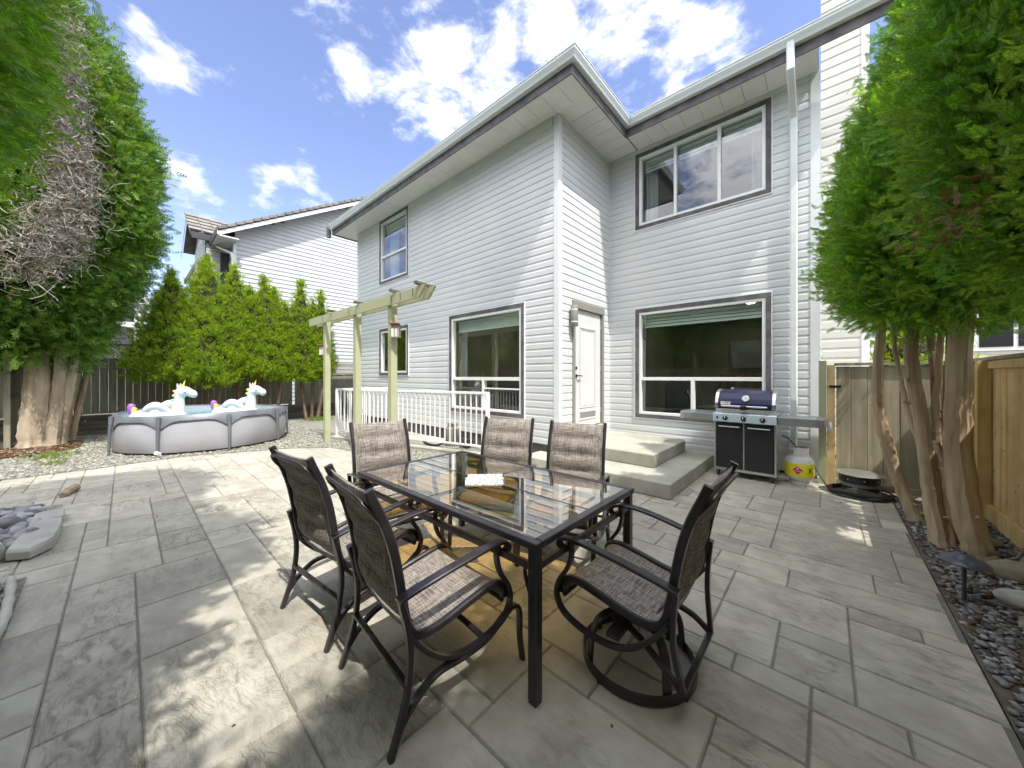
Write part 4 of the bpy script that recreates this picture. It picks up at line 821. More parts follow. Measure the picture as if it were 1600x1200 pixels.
# ================================================================== CHAIRS
SEAT = [(.285,.345),(.290,.385),(.265,.418),(.20,.432),(.08,.412),(-.05,.385),(-.14,.378),(-.195,.395),(-.225,.44),(-.245,.53),(-.262,.64),(-.285,.76),(-.318,.87),(-.362,.97),(-.385,1.025)]
def chair(name, label, swivel=False, loc=(0,0,0), rz=0, group=None):
    c = thing(name, label, 'chair', loc, rz, group)
    P = smooth_path([(0,y,z) for y,z in SEAT], 6); n = len(P)
    nrm_ = []
    for i in range(n):
        tt = (P[min(i+1,n-1)]-P[max(i-1,0)]).normalized(); nrm_.append(Vector((0, tt.z, -tt.y)) if False else Vector((0,-tt.z,tt.y))*-1)
    # normals should point to the sitter (up on the seat, forward on the back)
    nrm_ = [q if (q.z > 0 or q.y > 0.3) else -q for q in nrm_]
    ks = 48
    def sling(i0, i1, pad, name_, th):
        m = MB(); W_ = .232; V = []; cols = 13; rows = i1-i0+1
        sl_ = [0]
        for i in range(i0+1, i1+1): sl_.append(sl_[-1]+(P[i]-P[i-1]).length)
        tot = sl_[-1]
        for side in (1,-1):
            for r_ in range(rows):
                for q in range(cols):
                    u = -1+2*q/(cols-1); s = sl_[r_]
                    sag = -.018*(1-u*u)*(.9 if not pad else .5)
                    puff = 0
                    if pad: puff = pad*abs(math.sin(math.pi*4*min(max(s/tot,0),1)))**.85*(1-abs(u)**6)
                    edge = th*(1-abs(u)**10)
                    off = sag + side*(edge/2 + (puff if side > 0 else puff*.8))
                    p = P[i0+r_]+nrm_[i0+r_]*off; V.append((u*W_, p.y, p.z))
        F = []; B = rows*cols
        for r_ in range(rows-1):
            for q in range(cols-1):
                a = r_*cols+q; F.append((a,a+1,a+cols+1,a+cols)); F.append((B+a,B+a+cols,B+a+cols+1,B+a+1))
        for q in range(cols-1): F.append((q,B+q,B+q+1,q+1)); a=(rows-1)*cols+q; F.append((a,a+1,B+a+1,B+a))
        m.add(V,F); return m.build(name_,'sling',c,smooth=True)
    ib = ks; sling(0, ib, 0, 'seat', .006); sling(ib+2, n-3, .024, 'backrest', .008)
    for x in (-.25,.25):
        t = MB(); t.bar([(x,p.y,p.z) for p in P],.028,.036); t.build('side_rail','bronze',c,smooth=True)
    t = MB()
    t.tube([(-.25,P[3].y-.01,P[3].z-.03),(.25,P[3].y-.01,P[3].z-.03)],.012,8); t.build('seat_crossbar','bronze',c,smooth=True)
    MB().tube([(-.25,-.15,.362),(.25,-.15,.362)],.011,8).build('seat_crossbar','bronze',c,smooth=True)
    t = MB(); tp = P[-5]; q = [(-.25,tp.y+.035,tp.z-.10),(-.238,tp.y-.008,tp.z-.045),(-.18,tp.y-.032,tp.z-.006),(0,tp.y-.036,tp.z-.002),(.18,tp.y-.032,tp.z-.006),(.238,tp.y-.008,tp.z-.045),(.25,tp.y+.035,tp.z-.10)]; t.tube(smooth_path(q,5),.009,8); t.build('back_hoop','bronze',c,smooth=True)
    for x in (-.285,.285):
        s = 1 if x > 0 else -1
        am = MB().bar(smooth_path([(x,-.285,.585),(x,-.20,.602),(x+s*.012,-.05,.632),(x+s*.018,.10,.652),(x+s*.012,.20,.655),(x+s*.004,.262,.640),(x,.285,.612),(x,.268,.590),(x,.250,.602)],6),.046,.017).build('arm','bronze',c,smooth=True)
        lp_ = [(x,.222,.640),(x,.212,.58),(x,.235,.50),(x,.285,.42),(x,.300,.345),(x,.262,.275),(x,.16,.236),(x,.03,.228),(x,-.08,.262),(x,-.175,.345),(x,-.245,.44)]
        MB().bar(smooth_path(lp_,6),.034,.019).build('arm_loop','bronze',c,smooth=True)
    if not swivel:
        for x in (-.288,.288):
            MB().bar(smooth_path([(x,-.275,.588),(x,-.245,.46),(x,-.235,.33),(x,-.255,.18),(x,-.315,.0)],6),.032,.024).build('rear_leg','bronze',c,smooth=True)
            MB().bar(smooth_path([(x,-.285,.085),(x,-.225,.155),(x,-.12,.215),(x,.02,.212),(x,.15,.225),(x,.265,.285),(x,.33,.300),(x,.362,.25),(x,.365,.13),(x,.385,.0)],6),.034,.021).build('front_leg','bronze',c,smooth=True)
        t = MB(); t.bar([(-.288,-.245,.235),(.288,-.245,.235)],.028,.018,(0,1,0)); t.build('rear_stretcher','bronze',c); t = MB(); t.bar([(-.288,.15,.215),(.288,.15,.215)],.028,.018,(0,1,0)); t.build('front_stretcher','bronze',c)
    else:
        for x in (-.268,.268):
            MB().bar(smooth_path([(x*1.06,-.275,.588),(x*1.05,-.262,.46),(x,-.262,.33),(x*.86,-.285,.16)],6),.03,.022).build('rear_post','bronze',c,smooth=True)
        t = MB()
        for x in (-.225,.225): t.bar(smooth_path([(x*.55,.05,.262),(x*.8,-.08,.255),(x*.98,-.20,.21),(x*1.02,-.285,.145)],6),.032,.02)
        t.bar([(-.23,-.285,.155),(.23,-.285,.155)],.026,.018,(0,1,0)); t.build('rocker_spring','bronze',c,smooth=True)
        t = MB(); t.lathe([(.07,.285),(.075,.29),(.075,.33),(.04,.345)],20); t.box(-.285,.285,-.03,.03,.262,.282); t.build('swivel_hub','bronze',c)
        for k in range(4):
            a = math.pi/4+k*math.pi/2+.12; d = (math.cos(a),math.sin(a))
            MB().bar(smooth_path([(d[0]*.03,d[1]*.03,.272),(d[0]*.12,d[1]*.12,.270),(d[0]*.205,d[1]*.205,.235),(d[0]*.243,d[1]*.243,.16),(d[0]*.255,d[1]*.255,.02)],6),.042,.014,(-d[1],d[0],0)).build('base_spoke','bronze',c,smooth=True)
        t = MB(); rr_ = .262; nn = 48; V = []; F = []
        for k in range(nn):
            a = 2*math.pi*k/nn
            for r_,z in ((rr_,.008),(rr_+.012,.008),(rr_+.012,.050),(rr_+.006,.056),(rr_,.050)): V.append((r_*math.cos(a),r_*math.sin(a),z))
        for k in range(nn):
            for j in range(5): F.append((k*5+j,((k+1)%nn)*5+j,((k+1)%nn)*5+(j+1)%5,k*5+(j+1)%5))
        t.add(V,F); t.build('base_ring','bronze',c,smooth=True)
        t = MB()
        for k in range(4): a = math.pi/4+k*math.pi/2+.5; t.box(rr_*math.cos(a)-.012,rr_*math.cos(a)+.012,rr_*math.sin(a)-.012,rr_*math.sin(a)+.012,0,.009)
        t.build('glide','rubber',c)
    return c
c1 = chair('patio_chair', 'nearest brown sling patio chair with its back to the camera', loc=(-1.48,1.01,0), rz=R(-5), group='patio chairs around the glass table')
def place(x, y, rz, label):
    o = copy_tree(c1); o.location = (x,y,0); o.rotation_euler = (0,0,R(rz)); o['label'] = label; return o
place(-2.27, 1.00, 5, 'brown sling patio chair just left of the nearest one, back to the camera')
place(-2.80, 1.56, -100, 'brown sling patio chair at the far left head of the table facing right')
place(-2.25, 2.29, 205, 'far side brown sling patio chair in front of the white railing')
place(-1.60, 2.46, 198, 'far side brown sling patio chair in front of the concrete steps')
chair('swivel_chair', 'brown sling swivel rocker on a round ring base at the right end of the table', True, (-.72,1.76,0), R(90), None)
# ================================================================== GRILL
gr = thing('gas_grill', 'navy and stainless gas barbecue with two doors against the house wall', 'barbecue', (-.86,6.10,0))
t = MB(); t.box(-.36,.36,-.27,.24,.09,.13); t.box(-.37,-.345,-.28,.24,.09,.80); t.box(.345,.37,-.28,.24,.09,.80); t.box(-.36,.36,.22,.24,.13,.80); t.box(-.008,.008,-.285,-.27,.13,.80); t.build('cabinet_frame','steel',gr,bevel=.003)
for s in (-1,1):
    d = MB().box(min(s*.012,s*.34),max(s*.012,s*.34),-.292,-.268,.135,.775).build('door','black',gr,bevel=.006)
    t = MB(); x0,x1 = sorted((s*.05,s*.30)); t.tube([(x0,-.318,.73),(x1,-.318,.73)],.008,8); t.box(x0,x0+.012,-.318,-.292,.724,.736); t.box(x1-.012,x1,-.318,-.292,.724,.736); t.build('door_handle','steel',d,smooth=True)
MB().prism([(-.30,.785),(-.34,.80),(-.30,.915),(-.27,.93),(.24,.93),(.24,.785)],'x',-.375,.375).build('control_panel','steel_blue',gr,bevel=.004)
for x in (-.22,.0,.22):
    t = MB(); k = Matrix.Translation((x,-.325,.857)) @ Matrix.Rotation(R(90-19),4,'X'); q = MB().lathe([(.034,0),(.033,.006),(.026,.008),(.025,.034),(.020,.038)],20); t.add([k @ Vector(v) for v in q.v], q.f); kb = t.build('knob','black',gr,smooth=True)
    q = MB().box(-.003,.003,-.02,.02,.038,.041); q2 = MB(); q2.add([k @ Vector(v) for v in q.v], q.f); q2.build('knob_mark','paper',kb)
t = MB(); k = Matrix.Translation((-.32,-.325,.857)) @ Matrix.Rotation(R(90-19),4,'X'); q = MB().lathe([(.014,0),(.012,.012)],12); t.add([k @ Vector(v) for v in q.v], q.f); t.build('igniter','ink',gr)
lid = [(-.235,.985),(-.265,1.0),(-.262,1.06),(-.235,1.13),(-.175,1.205),(-.10,1.24),(.06,1.25),(.15,1.215),(.19,1.12),(.20,.985)]
t = MB(); t.prism(lid,'x',-.315,.315); lidm = t.build('lid','enamel',gr,bevel=.005)
big = [(a*1.02,.985+(b-.985)*1.03) for a,b in lid]
for s in (-1,1): MB().prism(big,'x',*sorted((s*.316,s*.362))).build('lid_end_cap','steel',lidm,bevel=.006)
t = MB(); t.prism([(-.25,.93),(-.26,.983),(.20,.983),(.20,.93)],'x',-.35,.35); t.build('cookbox','steel',gr)
t = MB(); t.tube([(-.27,-.315,1.025),(.27,-.315,1.025)],.013,10); t.build('lid_handle','steel',lidm,smooth=True); t = MB()
for x in (-.25,.25): MB().box(x-.012,x+.012,-.315,-.262,1.012,1.036).build('handle_bracket','black',lidm)
MB().box(-.035,.035,-.335,-.262,.975,1.035).build('lid_latch','black',lidm)
def onlid(mb, x, zc, off=0):   # put a flat mesh on the sloping lid front
    p0, p1 = Vector((0,-.262,1.06)), Vector((0,-.235,1.13)); up = (p1-p0).normalized(); nn = Vector((0,-up.z,up.y)); c0 = p0+(p1-p0)*zc + Vector((x,0,0))
    q = MB(); q.add([c0+Vector((a,0,0))+up*b+nn*(-d*-1+off) if False else c0+Vector((a,0,0))+up*b+nn*(d+off) for a,b,d in mb.v], mb.f); return q
q = MB(); q.box(-.062,.062,-.022,.022,.0,.004); b1 = onlid(q,-.225,.05).build('badge','paper',lidm)
onlid(text_mesh('WEBER',.040,.0008),-.225,.05,.0045).build('badge_lettering','ink',b1)
q = MB(); q.lathe([(.048,-.004),(.048,.014),(.040,.018)],24); th_ = onlid(q,0.02,1.0,.004).build('thermometer','steel',lidm)
q = MB(); q.lathe([(.038,.0182),(.037,.0195)],24); onlid(q,.02,1.0,.004).build('dial_face','paper',th_); q = MB(); q.box(-.002,.002,-.004,.03,.0196,.021); onlid(q,.02,1.0,.004).build('dial_needle','red',th_)
for s in (-1,1):
    L_ = .40; x0,x1 = sorted((s*.377,s*(.377+L_))); t = MB(); t.box(x0,x1,-.27,.20,.885,.905); t.box(x0,x1,-.285,-.268,.80,.905); t.box(x0,x1,.20,.212,.80,.905)
    sh_ = t.build('side_shelf','shelf',gr,bevel=.008)
    xe = s*(.377+L_); pts = [(-.285,.80),(-.285,.905),(.212,.905),(.212,.80)]
    t = MB(); t.prism([(xe,-.287),(xe+s*.07,-.25),(xe+s*.09,-.1),(xe+s*.09,.08),(xe+s*.06,.19),(xe,.213)] if s>0 else [(xe,.213),(xe-.06,.19),(xe-.09,.08),(xe-.09,-.1),(xe-.07,-.25),(xe,-.287)],'z',.795,.908); t.build('shelf_end','shelf',sh_,bevel=.012)
for x in (-.32,.32):
    for y in (-.23,.19):
        w_ = MB().lathe([(.035,-.014),(.04,-.010),(.04,.010),(.035,.014)],16,(x,y,.041),'x').build('caster','rubber',gr,smooth=True); MB().box(x-.02,x+.02,y-.012,y+.012,.05,.092).build('caster_fork','black',w_)
cl = thing('white_glove', 'white cloth hanging from the right shelf end of the barbecue', 'cloth', (.04,5.98,.82))
MB().blob((0,0,-.02),.06,.35,.7,1.15,.16,3,12,8).build('cloth_body','paper',cl,smooth=True)
# propane tank
tk = thing('propane_tank', 'white propane cylinder with yellow label beside the barbecue', 'gas cylinder', (-.27,6.13,0))
MB().lathe([(.105,0),(.108,.012),(.108,.035),(.10,.04),(.12,.055),(.145,.085),(.155,.12),(.156,.30),(.148,.335),(.125,.365),(.08,.39),(.03,.40),(.02,.402)],36).build('cylinder','tank',tk,smooth=True)
MB().lathe([(.1575,.115),(.1575,.285),(.157,.286)],36).build('label_band','yellow',tk,smooth=True)
t = MB(); nn = 24
for k in range(nn):
    a0, a1 = 2*math.pi*k/nn, 2*math.pi*(k+1)/nn; op = abs(((math.degrees(a0)+90+7.5-20)%180)-90) 
    zs = [(.375,.49)] if op > 34 else [(.375,.405),(.455,.49)]
    for z0,z1 in zs:
        r0,r1 = .098,.104; v = [(r_*math.cos(a),r_*math.sin(a),z) for z in (z0,z1) for r_ in (r0,r1) for a in (a0,a1)]
        t.add(v,[(0,1,5,4),(2,6,7,3),(0,4,6,2) ,(1,3,7,5),(4,5,7,6),(0,2,3,1)])
t.build('collar','tank',tk,smooth=True)
t = MB(); t.lathe([(.022,.39),(.022,.45),(.034,.452),(.034,.47),(.01,.472)],14); t.tube([(.02,0,.43),(.06,.0,.43)],.012,8); t.build('valve','steel',tk)
AZ = math.atan2(-6.13,.27)   # towards the camera
def wrap(mb, az, zc, off, r0=.158):
    q = MB(); q.add([((r0+off+d)*math.cos(az+a/r0),(r0+off+d)*math.sin(az+a/r0),zc+b) for a,b,d in mb.v], mb.f); return q
def grid_diamond(h, th):
    m = MB(); n_ = 10; V=[]; F=[]
    for i in range(n_+1):
        x = -h+2*h*i/n_; k = h-abs(x); V += [(x,-k,th),(x,k,th),(x,-k,0),(x,k,0)]
    for i in range(n_): a=4*i; F += [(a,a+4,a+5,a+1),(a+2,a+6,a+4,a),(a+1,a+5,a+7,a+3)]
    return m.add(V,F)
dz_ = wrap(grid_diamond(.064,.001),AZ-.12,.203,.001).build('hazard_border','paper',tk)
dd = wrap(grid_diamond(.058,.001),AZ-.12,.203,.0022).build('hazard_diamond','red',tk)
wrap(text_mesh('PROPANE',.019,.0004),AZ-.12,.192,.0040).build('hazard_lettering','paper',dd)
t = MB(); t.prism([(-.012,.012),(-.006,.03),(-.001,.024),(.004,.038),(.012,.022),(.012,.012)],'z',0,.0006); wrap(t,AZ-.12,.205,.0040).build('flame_symbol','paper',dd)
wrap(text_mesh('K',.11,.0005),AZ+.86,.20,.002).build('letter_mark','ink',tk)
tag(MB().tube(smooth_path([(-.46,6.2,.62),(-.40,6.24,.58),(-.33,6.24,.50),(-.28,6.16,.45)],6),.008,8).build('gas_hose','rubber',smooth=True),'black gas hose running from the barbecue to the white cylinder','hose')
# fire pit with hose
fp = thing('fire_pit', 'low round black portable gas fire pit with a grey lid by the gate', 'fire pit', (.30,6.02,0))
MB().lathe([(.0,.285),(.12,.283),(.22,.268),(.232,.262),(.225,.256),(.12,.262),(.0,.262)],36).build('lid','steel',fp,smooth=True)
MB().lathe([(.178,.155),(.185,.16),(.185,.262),(.17,.262)],36).build('bowl','black',fp,smooth=True)
t = MB(); t.lathe([(.10,.105),(.165,.115),(.178,.155),(.1,.155)],36); t.build('under_skirt','shelf',fp,smooth=True)
t = MB()
for k in range(8): a = k*math.pi/4+.2; t.blob((.187*math.cos(a),.187*math.sin(a),.205),.009,jit=0)
t.build('bolts','steel',fp)
for k in range(3):
    a = R(-105)+k*2*math.pi/3; t = MB(); d = (math.cos(a),math.sin(a)); t.bar([(d[0]*.10,d[1]*.10,.125),(d[0]*.19,d[1]*.19,.10),(d[0]*.185,d[1]*.185,.012),(d[0]*.215,d[1]*.215,.006)],.045,.006,(-d[1],d[0],0)); t.build('leg','steel',fp)
t = MB(); pts = []
for i in range(150):
    a = i*2*math.pi/30; r_ = .285-.018*((i//30)%3)+.01*math.sin(i*.37); pts.append((.02+r_*math.cos(a),r_*math.sin(a)*.92,.018+.011*(i//30)+.004*math.sin(i*.9)))
t.tube(pts,.0095,7); hs = tag(t.build('coiled_hose','rubber',smooth=True),'black rubber hose coiled on the patio round the fire pit','hose'); hs.location = (.28,6.0,0)
tag(MB().tube(smooth_path([(-.12,6.30,.22),(-.06,6.25,.12),(.0,6.12,.03),(.04,6.05,.03)],6),.0075,7).build('thin_cable','rubber',smooth=True),'thin black cable drooping between the gas cylinder and the coiled hose','cable')
# path light
pl = thing('path_light', 'dark domed garden path light standing in the dark gravel', 'garden light', (.665,3.64,-.01)); pl.scale = (.84,.84,.98)
MB().lathe([(.013,0),(.013,.24),(.018,.245)],12).build('stake','lamp_metal',pl,smooth=True)
MB().lathe([(.05,.235),(.075,.245),(.095,.262),(.08,.266),(.05,.268)],32).build('lower_louvre','lamp_metal',pl,smooth=True)
t = MB(); t.lathe([(.012,.322),(.05,.312),(.058,.302),(.10,.288),(.132,.268),(.134,.262),(.10,.272),(.05,.283),(.012,.285)],36); t.build('dome_shade','lamp_metal',pl,smooth=True)
MB().lathe([(.014,.318),(.013,.330),(.006,.335)],16).build('finial','lamp_metal',pl,smooth=True)
def rock(loc, r, sx, sy, sz, m, label, seed, grp=None):
    o = MB().blob((0,0,0),r,sx,sy,sz,.10,seed,18,10).build('rock',m,smooth=True,sub=1); o.location = loc; return tag(o,label,'rock',grp)
rock((.93,3.80,.03),.105,1.15,.85,.55,'rock','smooth pale grey rock in the gravel beside the path light',1)
rock((.93,3.50,.0),.085,1.2,.7,.5,'brownrock','flat brownish stone in front of the smooth pale rock',2)
rock((1.0,4.25,.05),.11,1.25,.6,.75,'brownrock','brown rock at the foot of the thick cedar trunk',3)
rock((1.13,4.35,.07),.09,1,1,.9,'brownrock','mottled small boulder against the foot of the cedar fence',4)
rock((1.0,4.95,.03),.09,1.3,.7,.5,'brownrock','low tan stone just behind the cedar trunks',5)
rock((.80,2.75,.015),.07,1.2,.8,.5,'rock','small pale stone in the gravel at the lower right edge of the photo',6)
# ================================================================== POOL AND FLOATS
PC = (-10.12,1.24); PR = 1.40
pool = thing('frame_pool', 'round grey above ground frame pool on the gravel', 'pool', (PC[0],PC[1],0))
V=[];F=[]; nn=108; prof=[(-.10,.03),(-.01,.05),(.035,.18),(.045,.35),(.03,.52),(.0,.66),(-.02,.70),(-.06,.71),(-.08,.60)]
legs = [R(a) for a in (0,40,80,120,160,200,240,280,320)]
az0 = math.atan2(-PC[1],-PC[0]); LA = [az0+R(12)+R(40)*k for k in range(9)]
for k in range(nn):
    a = 2*math.pi*k/nn; dl = min(abs((a-l+math.pi)%(2*math.pi)-math.pi) for l in LA)/R(20)
    for i,(dr_,z) in enumerate(prof):
        bul = dr_*(0.35+.9*min(dl,1)**.6) if 0<i<6 else dr_
        r_ = PR+bul+.004*math.sin(17*a+i); V.append((r_*math.cos(a),r_*math.sin(a),z+ (.02*math.sin(a*2+1) if 5<=i<=7 else 0)))
k9=len(prof)
for k in range(nn):
    for i in range(k9-1): F.append((k*k9+i,((k+1)%nn)*k9+i,((k+1)%nn)*k9+i+1,k*k9+i+1))
MB().add(V,F).build('liner','pool',pool,smooth=True)
V=[];F=[]
for k in range(nn):
    a = 2*math.pi*k/nn; dl = min(abs((a-l+math.pi)%(2*math.pi)-math.pi) for l in LA)/R(20); drop = .62-.16*max(0,1-dl*1.9)**1.5
    for r_,z in ((PR+.035,drop),(PR+.045,drop+.01),(PR+.02,.70),(PR-.01,.735),(PR-.05,.725),(PR-.05,.69)): V.append((r_*math.cos(a),r_*math.sin(a),z+.02*math.sin(a*2+1)))
for k in range(nn):
    for i in range(5): F.append((k*6+i,((k+1)%nn)*6+i,((k+1)%nn)*6+i+1,k*6+i+1))
MB().add(V,F).build('rim_sleeve','poolframe',pool,smooth=True)
for l in LA:
    d = (math.cos(l),math.sin(l)); t = MB(); t.tube([((PR+.055)*d[0],(PR+.055)*d[1],.71),((PR+.075)*d[0],(PR+.075)*d[1],.4),((PR+.085)*d[0],(PR+.085)*d[1],.03)],[.034,.024,.018],10); lg = t.build('leg','poolframe',pool,smooth=True)
    t = MB(); s_ = (-d[1],d[0]); c_ = ((PR+.08)*d[0],(PR+.08)*d[1]); t.add([(c_[0]+s_[0]*a+d[0]*b,c_[1]+s_[1]*a+d[1]*b,z) for z in (.0,.02) for a,b in ((-.13,-.02),(.13,-.02),(.03,.04),(-.03,.04))],[(0,3,2,1),(4,5,6,7),(0,1,5,4),(1,2,6,5),(2,3,7,6),(3,0,4,7)]); t.build('foot','poolframe',lg)
tag(MB().add([((PR-.06)*math.cos(a*2*math.pi/64),(PR-.06)*math.sin(a*2*math.pi/64),0) for a in range(64)],[tuple(range(64))]).build('pool_water','water',pool),'','') if False else None
wt = MB().disc(PR-.085,.655,64).build('water','water',pool)
tag(MB().tube([(-8.72,.42,.02),(-8.64,.40,.10),(-8.58,.36,.13)],.03,10).build('drain_pipe','paper',smooth=True),'short white plastic pipe poking out from under the pool front','pipe')
def unicorn(loc, rz, label):
    u = thing('unicorn_float', label, 'pool float', loc, rz, 'unicorn floats in the pool')
    V=[];F=[];A,B=36,14
    for i in range(A):
        a=2*math.pi*i/A; rr=.145+.008*math.sin(6*a)
        for j in range(B): b=2*math.pi*j/B; V.append(((.35+rr*math.cos(b))*math.cos(a),(.35+rr*math.cos(b))*math.sin(a),rr*math.sin(b)*1.05))
    for i in range(A):
        for j in range(B): F.append((i*B+j,((i+1)%A)*B+j,((i+1)%A)*B+(j+1)%B,i*B+(j+1)%B))
    MB().add(V,F).build('ring_body','float',u,smooth=True)
    # head and neck: one continuous surface
    pth = smooth_path([(0,.30,.0),(0,.33,.14),(0,.345,.30),(0,.35,.42),(0,.385,.52),(0,.46,.545),(0,.545,.515),(0,.62,.475),(0,.665,.455)],5)
    rad = smooth_path([(.15,0,0),(.125,0,0),(.10,0,0),(.095,0,0),(.118,0,0),(.112,0,0),(.085,0,0),(.078,0,0),(.035,0,0)],5)
    hd = MB().tube(pth,[r_.x for r_ in rad],18).build('neck_and_head','float',u,smooth=True)
    MB().tube([(0,.40,.62),(0,.425,.70),(0,.455,.80)],[.034,.022,.002],10).build('horn','gold',hd,smooth=True)
    for s in (-1,1):
        MB().tube([(s*.06,.365,.60),(s*.085,.345,.68),(s*.09,.34,.73)],[.03,.022,.003],8).build('ear','float',hd,smooth=True)
        pts = [(s*(.103+.004*math.cos(k)),.455+.035*math.cos(k),.545-.020*math.sin(k)) for k in [math.pi*j/8 for j in range(9)]]
        MB().tube(pts,.0065,6).build('eye','ink',hd)
        MB().tube(smooth_path([(s*.26,.28,.10),(s*.36,.10,.26),(s*.36,-.06,.22),(s*.30,-.16,.10)],5),[.05,.055,.06,.07,.075,.08,.085,.085,.08,.075,.07,.065,.06,.055,.05,.045][:16],12).build('wing','float',u,smooth=True)
    cols = ['purple','pink','gold','gold','teal','gold']
    for i,(y,z) in enumerate(((.40,.655),(.33,.63),(.265,.555),(.25,.46),(.235,.36),(.225,.26))):
        MB().blob((0,y,z),.036,.8,1.05,.75,0,i,12,8).build('mane_tuft',cols[i],u,smooth=True)
    MB().tube(smooth_path([(0,-.42,.06),(0,-.47,.20),(0,-.45,.30)],5),[.06,.062,.064,.066,.068,.07,.068,.066,.062,.052,.03],12).build('tail','purple',u,smooth=True)
    MB().tube(smooth_path([(.05,-.40,.06),(.06,-.40,.17),(.05,-.39,.23)],5),[.045]*10+[.02],12).build('tail_stripe','gold',u,smooth=True)
    return u
u1 = unicorn((-9.80,.46,.64),R(-22),'white inflatable unicorn float with rainbow mane, the one nearer the left end of the pool')
u2 = unicorn((-9.80,1.66,.64),R(-30),'white inflatable unicorn float with rainbow mane, the one nearer the right end of the pool')
u1.scale = u2.scale = (.86,.86,.92)
# ================================================================== TREES
def template(pairs):
    V=[];F=[]
    def kite(p, d, L_, w_):
        b=len(V); n_=(-d[1],d[0]); z=lambda q:-.10*(q[0]**2+q[1]**2)
        pts=[p,(p[0]+d[0]*L_*.45+n_[0]*w_,p[1]+d[1]*L_*.45+n_[1]*w_),(p[0]+d[0]*L_,p[1]+d[1]*L_),(p[0]+d[0]*L_*.45-n_[0]*w_,p[1]+d[1]*L_*.45-n_[1]*w_)]
        for q in pts: V.append((q[0],q[1],z(q)))
        F.extend([(b,b+1,b+2),(b,b+2,b+3)])
    for i in range(pairs):
        y=.04+.84*i/pairs; L_=.42*(1-.55*i/pairs)
        for s in (-1,1): a=R(42-12*i/pairs); kite((0,y),(s*math.sin(a),math.cos(a)),L_,.020+.09/pairs)
    kite((0,0),(0,1),1.0,.018+.05/pairs)
    return np.array(V),np.array(F)
THI, TLO = template(8), template(4)
def unit(a): return a/np.maximum(np.linalg.norm(a,axis=-1,keepdims=True),1e-9)
def lump(ang, z, s): return 1+.09*np.sin(3*ang+1.7*z+s)+.07*np.sin(5*ang-3.1*z+2*s)+.06*np.sin(8*ang+7*z+s*3)+.03*np.sin(13*ang-11*z+s)
def sample_crown(stems, n, rg):
    out=[]
    wts=np.array([sum((b[1]+a[1])/2*(b[0]-a[0]) for a,b in zip(s[2],s[2][1:])) for s in stems]); cnt=rg.multinomial(n,wts/wts.sum())
    for (cx,cy,pf,sd_),k in zip(stems,cnt):
        zs=np.array([p[0] for p in pf]); rs=np.array([p[1] for p in pf]); zz=np.empty(0)
        while len(zz)<k:
            z=rg.uniform(zs[0],zs[-1],k*3); r=np.interp(z,zs,rs); zz=np.concatenate([zz,z[rg.uniform(0,rs.max(),len(z))<r+.08*rs.max()]])
        z=zz[:k]; r=np.interp(z,zs,rs); sl=(np.interp(z+.05,zs,rs)-np.interp(z-.05,zs,rs))/.1; a=rg.uniform(0,2*np.pi,k); r=r*lump(a,z,sd_)
        p=np.stack([cx+r*np.cos(a),cy+r*np.sin(a),z],1); o=unit(np.stack([np.cos(a),np.sin(a),-sl],1)); out.append((p,o))
    return np.concatenate([q[0] for q in out]),np.concatenate([q[1] for q in out])
def foliage(name, stems, clumps, per, L_, m, parent, seed, tpl=THI, up=.5, spread=.10, depth=.18, jit=.45):
    rg=np.random.default_rng(seed); c,o=sample_crown(stems,clumps,rg); n=clumps*per
    push=np.clip(rg.normal(0,.07,clumps),-.16,.12); cd=unit(o+np.array([0,0,up])+rg.normal(0,.30,(clumps,3)))
    C_=np.repeat(c+o*push[:,None],per,0); O=np.repeat(cd,per,0); ou=np.repeat(o,per,0)
    p=C_+np.clip(rg.normal(0,spread,(n,3)),-2*spread,2*spread)-ou*(np.abs(rg.normal(0,depth,(n,1))))*.8+O*rg.uniform(-.3,.5,(n,1))*spread
    g_=unit(O+rg.normal(0,jit,(n,3))); lat=unit(np.cross(g_,ou+rg.normal(0,.7,(n,3)))); nn=np.cross(lat,g_)
    s=L_*rg.uniform(.65,1.25,n); T,Fc=tpl
    v=p[:,None,:]+s[:,None,None]*(T[None,:,0:1]*lat[:,None,:]+T[None,:,1:2]*g_[:,None,:]+T[None,:,2:3]*nn[:,None,:])
    f=Fc[None]+(np.arange(n)*len(T))[:,None,None]
    return np_mesh(name,v.reshape(-1,3),f.reshape(-1,3),m,parent)
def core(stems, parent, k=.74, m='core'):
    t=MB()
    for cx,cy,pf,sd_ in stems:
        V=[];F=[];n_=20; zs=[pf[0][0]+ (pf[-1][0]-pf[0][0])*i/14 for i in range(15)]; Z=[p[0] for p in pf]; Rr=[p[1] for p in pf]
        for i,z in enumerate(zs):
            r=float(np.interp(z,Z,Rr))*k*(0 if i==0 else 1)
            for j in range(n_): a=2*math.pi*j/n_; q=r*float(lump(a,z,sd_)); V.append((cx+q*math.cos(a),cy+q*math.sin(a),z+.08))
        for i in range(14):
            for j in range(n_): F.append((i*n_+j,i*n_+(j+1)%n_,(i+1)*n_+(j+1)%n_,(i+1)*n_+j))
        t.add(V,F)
    return t.build('inner_crown',m,parent,smooth=True)
